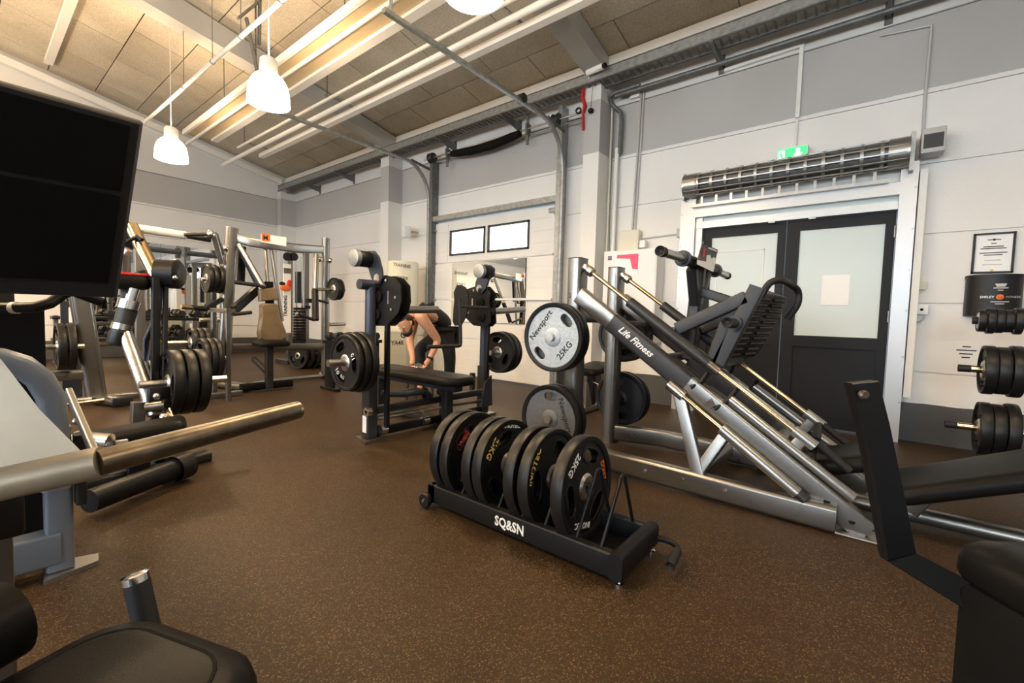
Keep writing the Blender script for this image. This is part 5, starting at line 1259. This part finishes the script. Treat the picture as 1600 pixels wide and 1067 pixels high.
# pull bar between the two presses
pb = thing('cable_crossbar', 'cream crossbar with a dark handle beside the seated press', 'bar', F(280, 366))
p0, p1 = F(216, 357, .1), F(329, 375, .1)
MB().tube([p0, F(290, 368, .1)], .045, 12).build('bar', 'white_enamel', pb); MB().tube([F(290, 368, .1), p1], .03, 12).build('bar_end', 'graphite', pb); MB().tube([F(288, 367), F(300, 366), F(326, 366)], .022, 10).build('handle', 'graphite', pb); MB().ball(F(329, 366), .05).build('knob', 'chrome', pb)
MB().beam((p0.x, p0.y, 0), (p0.x, p0.y, p0.z), .08, .08, (0, 1, 0)).build('mast', 'silver', pb); MB().beam((p0.x - .3, p0.y, .03), (p0.x + .3, p0.y, .03), .08, .06).build('mast_foot', 'silver', pb)
# low plate tree between
lt = thing('plate_tree', 'low silver plate tree loaded with brown black plates by the mirrors', 'plate tree', (1.75, 5.6, 0))
q1, q2 = at(310, 535, Y=5.80), at(326, 560, Y=5.38)
MB().beam((q2.x - .15, 5.62, .03), (q2.x + .4, 5.62, .03), .07, .06).build('base_bar', 'silver', lt)
MB().cyl((q1.x - .30, 5.80, q1.z), (q2.x + .20, 5.80, q1.z), .024, 12).build('peg', 'brushed', lt); MB().beam((q2.x + .18, 5.34, .98), (q2.x + .18, 5.84, .98), .05, .05).build('top_bar', 'silver', lt); MB().beam((q2.x + .18, 5.80, .0), (q2.x + .18, 5.80, .98), .05, .05, (0, 1, 0)).build('post', 'silver', lt); MB().beam((q2.x + .18, 5.38, .0), (q2.x + .18, 5.38, .98), .05, .05, (0, 1, 0)).build('post', 'silver', lt); MB().cyl((q2.x - .30, 5.38, q2.z), (q2.x + .18, 5.38, q2.z), .024, 12).build('peg', 'brushed', lt)
for k in range(3):
    plate((q1.x - .06 + .06 * k, 5.80, q1.z), (-1, 0, 0), ('outer', 'middle', 'inner')[k] + ' plate on the upper peg of the low plate tree', .165, .05, 'grip', True, 'rubber', 'rubber', radians(30 * k), (), 'plates on the low tree')
    plate((q2.x - .06 + .06 * k, 5.38, q2.z), (-1, 0, 0), ('outer', 'middle', 'inner')[k] + ' plate on the lower peg of the low plate tree', .215, .05, 'grip', True, 'rubber', 'rubber', radians(20 * k), (), 'plates on the low tree')

# ================================================================== chrome lever row machine on the left
rm = thing('lever_row_machine', 'chrome tube lever row machine loaded with black plates', 'gym machine', (.72, 3.4, 0))
D3 = lambda px, py, d=3.0: DP(px, py, d)
def rt_(name, pts, r, m='chrome', label=None): return MB().tube(pts, r, 14).build(name, m, rm, label)
rt_('lever_tube', [D3(188, 500), D3(242, 648, 2.95)], .042, 'brushed')
rt_('lever_tube', [D3(204, 352, 3.1), D3(244, 432, 3.1)], .042, 'bronze_rod', 'gold toned upper lever tube')
rt_('short_tube', [D3(226, 566, 3.1), D3(240, 606, 3.1)], .036, 'brushed')
ax = Vector((.25, 0, 1)).normalized()
c = D3(196, 495); MB().lathe([(.055, -.11), (.055, .08), (.05, .085)], c, ax, 22).build('swivel_sleeve', 'graphite', rm)
MB().ring([(.05, -.03), (.066, -.03), (.066, .03), (.05, .03)], c + ax * .085, ax, 22).build('swivel_ring', 'chrome', rm); MB().ring([(.05, -.02), (.060, -.02), (.060, .02), (.05, .02)], c - ax * .07, ax, 22).build('swivel_ring', 'chrome', rm)
MB().lathe([(.05, -.20), (.058, -.18), (.058, -.11), (.03, -.10)], c, ax, 18).build('rubber_stop', 'rubber', rm); MB().lathe([(.038, .09), (.038, .20)], c, ax, 18).build('swivel_pin', 'chrome', rm)
c = D3(266, 428, 3.15); MB().lathe([(.03, -.10), (.10, -.07), (.105, .05), (.08, .07), (.02, .075)], c, (.8, -.6, 0), 24).build('pivot_drum', 'black_paint', rm); MB().ball(c + Vector((.0, -.10, -.03)), .018).build('pivot_bolt', 'chrome', rm)
MB().beam(D3(205, 440, 3.15), D3(262, 424, 3.15), .09, .09).build('pivot_beam', 'black_paint', rm); MB().cyl(D3(240, 438, 3.12), D3(252, 440, 3.12), .05, 16).build('pivot_boss', 'black_paint', rm)
MB().sweep([D3(240, 445, 3.15), D3(246, 500, 3.15), D3(234, 560, 3.15), D3(236, 640, 3.1)], rrect(.06, .03, .01), (1, 0, 0)).build('link_arm', 'graphite', rm)
MB().sweep([D3(251, 445, 3.18), D3(247, 490, 3.18), D3(228, 530, 3.18), D3(224, 590, 3.18)], rrect(.05, .03, .01), (1, 0, 0)).build('link_arm', 'charcoal_blue', rm)
MB().beam(D3(259, 448, 3.12), D3(256, 645, 3.05), .03, .03, (1, 0, 0)).build('link_rod', 'black_paint', rm)
MB().box(D3(247, 618, 2.95), (.12, .10, .13), None, .012).build('joint_block', 'black_paint', rm); MB().ball(D3(245, 619, 2.86), .022).build('joint_bolt', 'chrome', rm)
MB().cyl(D3(232, 636, 2.9), D3(262, 632, 2.9), .035, 14).build('joint_pin', 'worn_horn', rm); MB().ball(D3(257, 652, 2.85), .03).build('joint_ball', 'chrome', rm)
MB().beam(D3(216, 628, 2.9), Vector((D3(212, 690, 2.9).x, D3(212, 690, 2.9).y, 0)), .07, .07, (0, 1, 0)).build('stand_post', 'silver', rm)
MB().beam(D3(263, 640, 2.85), D3(281, 682, 2.8), .012, .05).build('edge_bar', 'bronze_rod', rm)
MB().beam((.35, 3.25, .03), (1.0, 3.35, .03), .10, .06, (0, 0, 1), .015).build('base_beam', 'graphite', rm); MB().beam((.72, 3.0, .03), (.78, 3.9, .03), .09, .06, (0, 0, 1), .015).build('base_beam', 'graphite', rm); MB().beam((.82, 3.82, .05), (.85, 3.86, 1.2), .045, .05, (0, 1, 0)).build('main_post', 'black_paint', rm)
pc = D3(275, 597, 3.05)
MB().cyl(pc + Vector((-.20, 0, 0)), pc + Vector((.30, -.02, 0)), .025, 14).build('load_horn', 'brushed', rm)
for k in range(3): plate(pc + Vector((-.03 + .075 * k, 0, 0)), (-1, 0, .05), ('first', 'second', 'third')[k] + ' black plate on the chrome lever row machine counted from its lever', .225, .06, 'grip', k == 0, 'rubber', 'rubber', radians(30 + 20 * k), (), 'plates on the lever row machine')
# seat, thigh pads
MB().pad(D3(188, 682, 2.55), (.97, -.25, .12), (.25, .97, 0), (-.12, 0, 1), .62, .26, .10, .04).build('seat_pad', 'vinyl', rm)
q = D3(215, 730, 2.55)
MB().beam(Vector((q.x, q.y, .02)), Vector((q.x, q.y, D3(205, 680, 2.55).z - .06)), .10, .10, (0, 1, 0)).build('seat_post', 'black_paint', rm)
a, b_ = Vector((.35, 2.78, .085)), D3(285, 735, 2.55); b_.z = .085
MB().cyl(a, b_, .055, 18).build('foot_beam', 'black_paint', rm); MB().pill(b_ - (b_ - a).normalized() * .06, b_ + (b_ - a).normalized() * .03, .075, 20).build('foot_cap', 'rubber', rm)
e = D3(172, 690, 2.35); MB().pill(e, e + Vector((-.12, .10, .02)), .042, 16).build('seat_knob', 'brushed', rm)
MB().box(D3(190, 692, 2.4), (.05, .03, .03)).build('seat_label', 'plastic_grey', rm)
# upper chest pad and yoke near the panel
yk = MB().box(D3(190, 440, 3.0), (.30, .14, .10), None, .03); yk.build('chest_pad', 'vinyl', rm)
MB().box(D3(192, 428, 3.0), (.26, .12, .02), None, .008).build('pad_trim', 'red_strap', rm)
MB().pad(D3(197, 365, 3.1), (1, -.5, -.3), (0, 0, 1), (-.4, -1, 0), .16, .18, .06, .04).build('shoulder_pad', 'vinyl', rm)
MB().tube([D3(186, 383, 3.0), D3(214, 370, 3.05), D3(222, 375, 3.05)], .014, 10).build('pad_bracket', 'black_paint', rm)
MB().beam(D3(180, 400, 3.1), D3(195, 385, 3.1), .05, .10).build('yoke_plate', 'plastic_white', rm)
MB().beam(D3(196, 470, 3.0), D3(196, 400, 3.05), .05, .05, (0, 1, 0)).build('yoke_post', 'graphite', rm)

# ================================================================== near left machine with big worn horn
hm_ = thing('horn_arm_machine', 'silver frame machine with a big worn weight horn', 'gym machine', (.15, 1.9, 0))
h0, h1 = DP(150, 724, .86), DP(463, 641, 1.30)
MB().cyl(h0, h1, .026, 24).build('weight_horn', 'worn_horn', hm_, 'long brown worn steel weight horn')
dh = (h1 - h0).normalized()
MB().ring([(.021, -.004), (.0262, -.004), (.0262, .004), (.021, .004)], h1, dh, 24).build('horn_rim', 'bronze_rod', hm_)
h2 = DP(-60, 770, .80)
MB().cyl(h0 + dh * .01, h2, .031, 22).build('horn_base', 'beige_silver', hm_)
MB().prism([DP(-40, 520, .86), DP(0, 562, .86), DP(60, 640, .87), DP(128, 708, .87), DP(128, 718, .87), DP(60, 730, .86), DP(0, 765, .84), DP(-40, 775, .83)], dh.cross(Vector((0, 0, 1))), .012).build('gusset_plate', 'beige_silver', hm_, 'flat beige silver gusset plate')
MB().sweep([DP(107, 612, 1.0), DP(150, 712, .90)], rrect(.012, .022, .003)).build('side_stay', 'silver_light', hm_)
MB().ball(DP(120, 658, .97), .008).build('stay_bolt', 'brushed', hm_)
Y2 = 2.2
def E0(px, py, dy=0.0): return at(px, py, Y=Y2 + dy)
b1 = E0(97, 720); b1.z = .03
MB().sweep([E0(-60, 558), E0(0, 562), E0(35, 572), E0(62, 592), E0(80, 622), E0(84, 670), Vector((E0(86, 740).x, Y2, .35))], rrect(.075, .075, .022), (0, 1, 0)).build('curved_frame', 'blue_grey_paint', hm_, 'curved pale silver frame tube')
xp = E0(97, 800).x
MB().beam((xp, Y2 + .1, .02), (xp, Y2 + .1, .55), .075, .075, (0, 1, 0), .012).build('rear_post', 'blue_grey_paint', hm_)
MB().beam((-.6, Y2 + .1, .105), (xp, Y2 + .1, .105), .085, .12, (0, 0, 1), .012).build('base_beam', 'blue_grey_paint', hm_)
MB().prism([(xp - .05, Y2 + .02, .008), (xp + .10, Y2 + .06, .008), (xp + .11, Y2 + .13, .008), (xp - .03, Y2 + .18, .008)], (0, 0, 1), .016).build('foot_plate', 'silver_light', hm_)
MB().beam((xp + .055, Y2 + .06, .52), (xp + .055, Y2 + .06, .26), .03, .07, (0, 1, 0)).build('bumper', 'rubber', hm_)
MB().beam((-.50, h2.y, h2.z), (-.50, 2.28, .55), .06, .06).build('arm_beam', 'silver', hm_)
MB().cyl(h2, (-.50, h2.y, h2.z), .031, 16).build('arm_cross', 'beige_silver', hm_)
MB().beam((-.50, 2.28, .62), (-.50, 2.28, .0), .07, .07, (0, 1, 0)).build('rear_post', 'silver', hm_)
pp = DP(8, 900, .95); MB().beam((pp.x - .01, pp.y, 0), (pp.x - .01, pp.y, .62), .045, .045, (0, 1, 0), .008).build('front_post', 'silver', hm_); MB().box((pp.x - .01, pp.y, DP(8, 790, .95).z), (.08, .08, .12), None, .01).build('post_sleeve', 'rubber', hm_)

# ================================================================== near left machine: tall black shroud panel
sh = thing('shroud_machine', 'tall black shrouded machine with grey edged panel', 'gym machine', (-.12, 1.25, 0))
ty, by = .93, 1.06
T0 = at(221, 190, Y=ty); B0 = at(181, 461, Y=by)
def PN(u_, v_, n_=0.0):
    """u across to the left from the right edge, v from top 0 to bottom 1"""
    e_ = T0.lerp(B0, v_); nrm = (B0 - T0).cross(Vector((1, 0, 0))).normalized()
    return e_ + Vector((-u_, 0, 0)) + nrm * n_
nrm = (B0 - T0).cross(Vector((1, 0, 0))).normalized()
if nrm.y > 0: nrm = -nrm
def PQ(u_, v_, n_=0.0): return T0.lerp(B0, v_) + Vector((-u_, 0, 0)) + nrm * n_
W_ = .52
MB().prism([PQ(0, 0), PQ(W_, 0), PQ(W_, 1), PQ(0, 1)], nrm, .035, .006).build('panel_shell', 'graphite', sh, 'dark grey panel shell')
for v0, v1 in ((.03, .37), (.395, .90)):
    MB().prism([PQ(.016, v0, .018), PQ(W_ - .016, v0, .018), PQ(W_ - .016, v1, .018), PQ(.016, v1, .018)], nrm, .006, .002).build('panel_inset', 'black_matt', sh, 'matt black inset')
bz = B0.z
MB().bx(-.42, .20, 2.46, 2.74, .0, bz - .03).build('lower_body', 'black_matt', sh, 'black lower body')
MB().bx(-.30, -.06, 1.02, 2.60, bz - .03, bz + .05).build('spine', 'black_matt', sh)
q_ = [DP(-60, 480, 1.0), DP(0, 481, 1.0), DP(55, 480, 1.0), DP(78, 474, 1.02), DP(98, 460, 1.05), DP(112, 455, 1.06), DP(160, 472, 1.1)]
MB().tube(q_, .012, 14).build('guide_tube', 'black_paint', sh); MB().tube([DP(20, 481, 1.0), DP(27, 481, 1.0)], .0135, 14).build('tube_clip', 'plastic_white', sh)

# ================================================================== padded machine at the camera, lower left
lm = thing('padded_seat_machine', 'black padded seat machine with chrome capped post', 'gym machine', (-.02, .62, 0))
cpd = DP(115, 1075, .50)
MB().pad(cpd + Vector((-.06, -.03, -.06)), (.94, .34, 0), (-.34, .94, 0), (0, 0, 1), .42, .30, .09, .075).build('seat_pad', 'vinyl', lm, 'rounded black seat pad with stitched edge')
ang_ = atan2(.34, .94)
rg = [(cpd + Vector((-.06, -.03, -.020))) + Matrix.Rotation(ang_, 3, 'Z') @ Vector((x, y, 0)) for x, y in rrect(.345, .225, .06, 6)]
MB().tube(rg, .004, 6, closed=True).build('piping', 'black_matt', lm)
t1 = DP(212, 903, .74); t0 = DP(232, 990, .74)
dd_ = (t1 - t0).normalized(); MB().cyl(t0 - dd_ * .05, t1, .0185, 20).build('post', 'graphite', lm); MB().lathe([(.0192, -.006), (.0192, .006), (.015, .0085)], t1, dd_, 20).build('post_cap', 'chrome', lm)
r1 = DP(-6, 978, .54); MB().pill(r1 + Vector((-.22, -.10, -.01)), r1 + Vector((.012, .006, 0)), .048, 24, 5).build('roller_pad', 'vinyl', lm)
base = cpd + Vector((-.06, -.03, 0)); MB().beam((base.x, base.y, 0), (base.x, base.y, base.z - .06), .08, .08, (0, 1, 0)).build('column', 'graphite', lm)
MB().beam((base.x - .25, base.y, .03), (base.x + .10, base.y, .03), .09, .06).build('base_foot', 'graphite', lm); MB().beam((base.x - .2, base.y + .12, base.z - .03), (base.x - .02, base.y + .02, base.z - .08), .04, .04).build('roller_arm', 'graphite', lm)
MB().beam(t0 - dd_ * .05, Vector((base.x, base.y, base.z - .09)), .03, .03).build('post_arm', 'graphite', lm)

# ================================================================== black bent arm machine at the lower right
am = thing('bent_arm_machine', 'black machine with bent flat arm and boxy rounded seat', 'gym machine', (1.5, -.25, 0))
tp = DP(1348, 597, 1.15); el = DP(1398, 845, 1.15); en = DP(1560, 960, 1.05)
wd = _r
MB().prism([DP(1325, 598, 1.15), DP(1366, 594, 1.15), DP(1383, 660, 1.15), DP(1424, 862, 1.15), DP(1381, 872, 1.15), DP(1352, 720, 1.15)], -_f, .03, .003).build('upright_arm', 'black_paint', am, 'flat black upright arm')
MB().prism([DP(1381, 873, 1.15), DP(1424, 860, 1.15), DP(1500, 900, 1.08), DP(1560, 930, 1.05), DP(1545, 975, 1.05)], -_f, .03, .003).build('lower_arm', 'black_matt', am)
bpos = DP(1348, 617, 1.125); MB().lathe([(.013, 0), (.013, .006), (.008, .010)], bpos, -_f, 12).build('bolt', 'worn_horn', am)
bc = DP(1690, 960, .95)
ux_ = Vector((_r.x, _r.y, 0)).normalized(); uy_ = Vector((-ux_.y, ux_.x, 0))
Rb = Matrix((ux_, uy_, Vector((0, 0, 1)))).transposed().to_4x4()
topz = DP(1560, 885, .95).z
MB().pad(Vector((bc.x, bc.y, topz - .05)), ux_, uy_, (0, 0, 1), .30, .30, .11, .05).build('seat_pad', 'vinyl', am, 'rounded black seat pad')
MB().box((bc.x, bc.y, (topz - .10) / 2 + .01), (.27, .27, topz - .12), Rb, .02).build('seat_box', 'black_matt', am)
MB().bx(bc.x - .18, bc.x + .18, bc.y - .18, bc.y + .18, 0, .03).build('base_plate', 'black_paint', am)

# ------------------------------------------------------------------ low dumbbell stand behind the shoulder press plates
q = at(552, 530, Y=5.3)
ds = thing('dumbbell_stand', 'low black dumbbell stand behind the plate marked 10', 'rack', (q.x, 5.3, 0))
MB().bx(q.x - .36, q.x + .36, 5.17, 5.43, q.z - .05, q.z - .01).build('tray', 'black_paint', ds)
for sx in (-1, 1):
    MB().beam((q.x + sx * .32, 5.30, 0), (q.x + sx * .32, 5.30, q.z - .04), .05, .18, (0, 1, 0)).build('leg', 'black_paint', ds); MB().beam((q.x + sx * .32, 5.1, .02), (q.x + sx * .32, 5.5, .02), .06, .04).build('foot', 'black_paint', ds)
for k in range(5):
    x = q.x - .28 + .14 * k
    d = thing('dumbbell', 'black dumbbell %s along the low stand behind the plate marked 10' % ('one', 'two', 'three', 'four', 'five')[k], 'dumbbell', (x, 5.3, q.z), 'dumbbells on the low stand')
    for s_ in (-1, 1): MB().lathe([(.042, -.045), (.052, -.03), (.052, .03), (.042, .045)], (x, 5.3 + s_ * .09, q.z + .042), (0, 1, 0), 14).build('head', 'black_plate', d)
    MB().cyl((x, 5.2, q.z + .042), (x, 5.4, q.z + .042), .014, 10).build('handle', 'chrome', d)
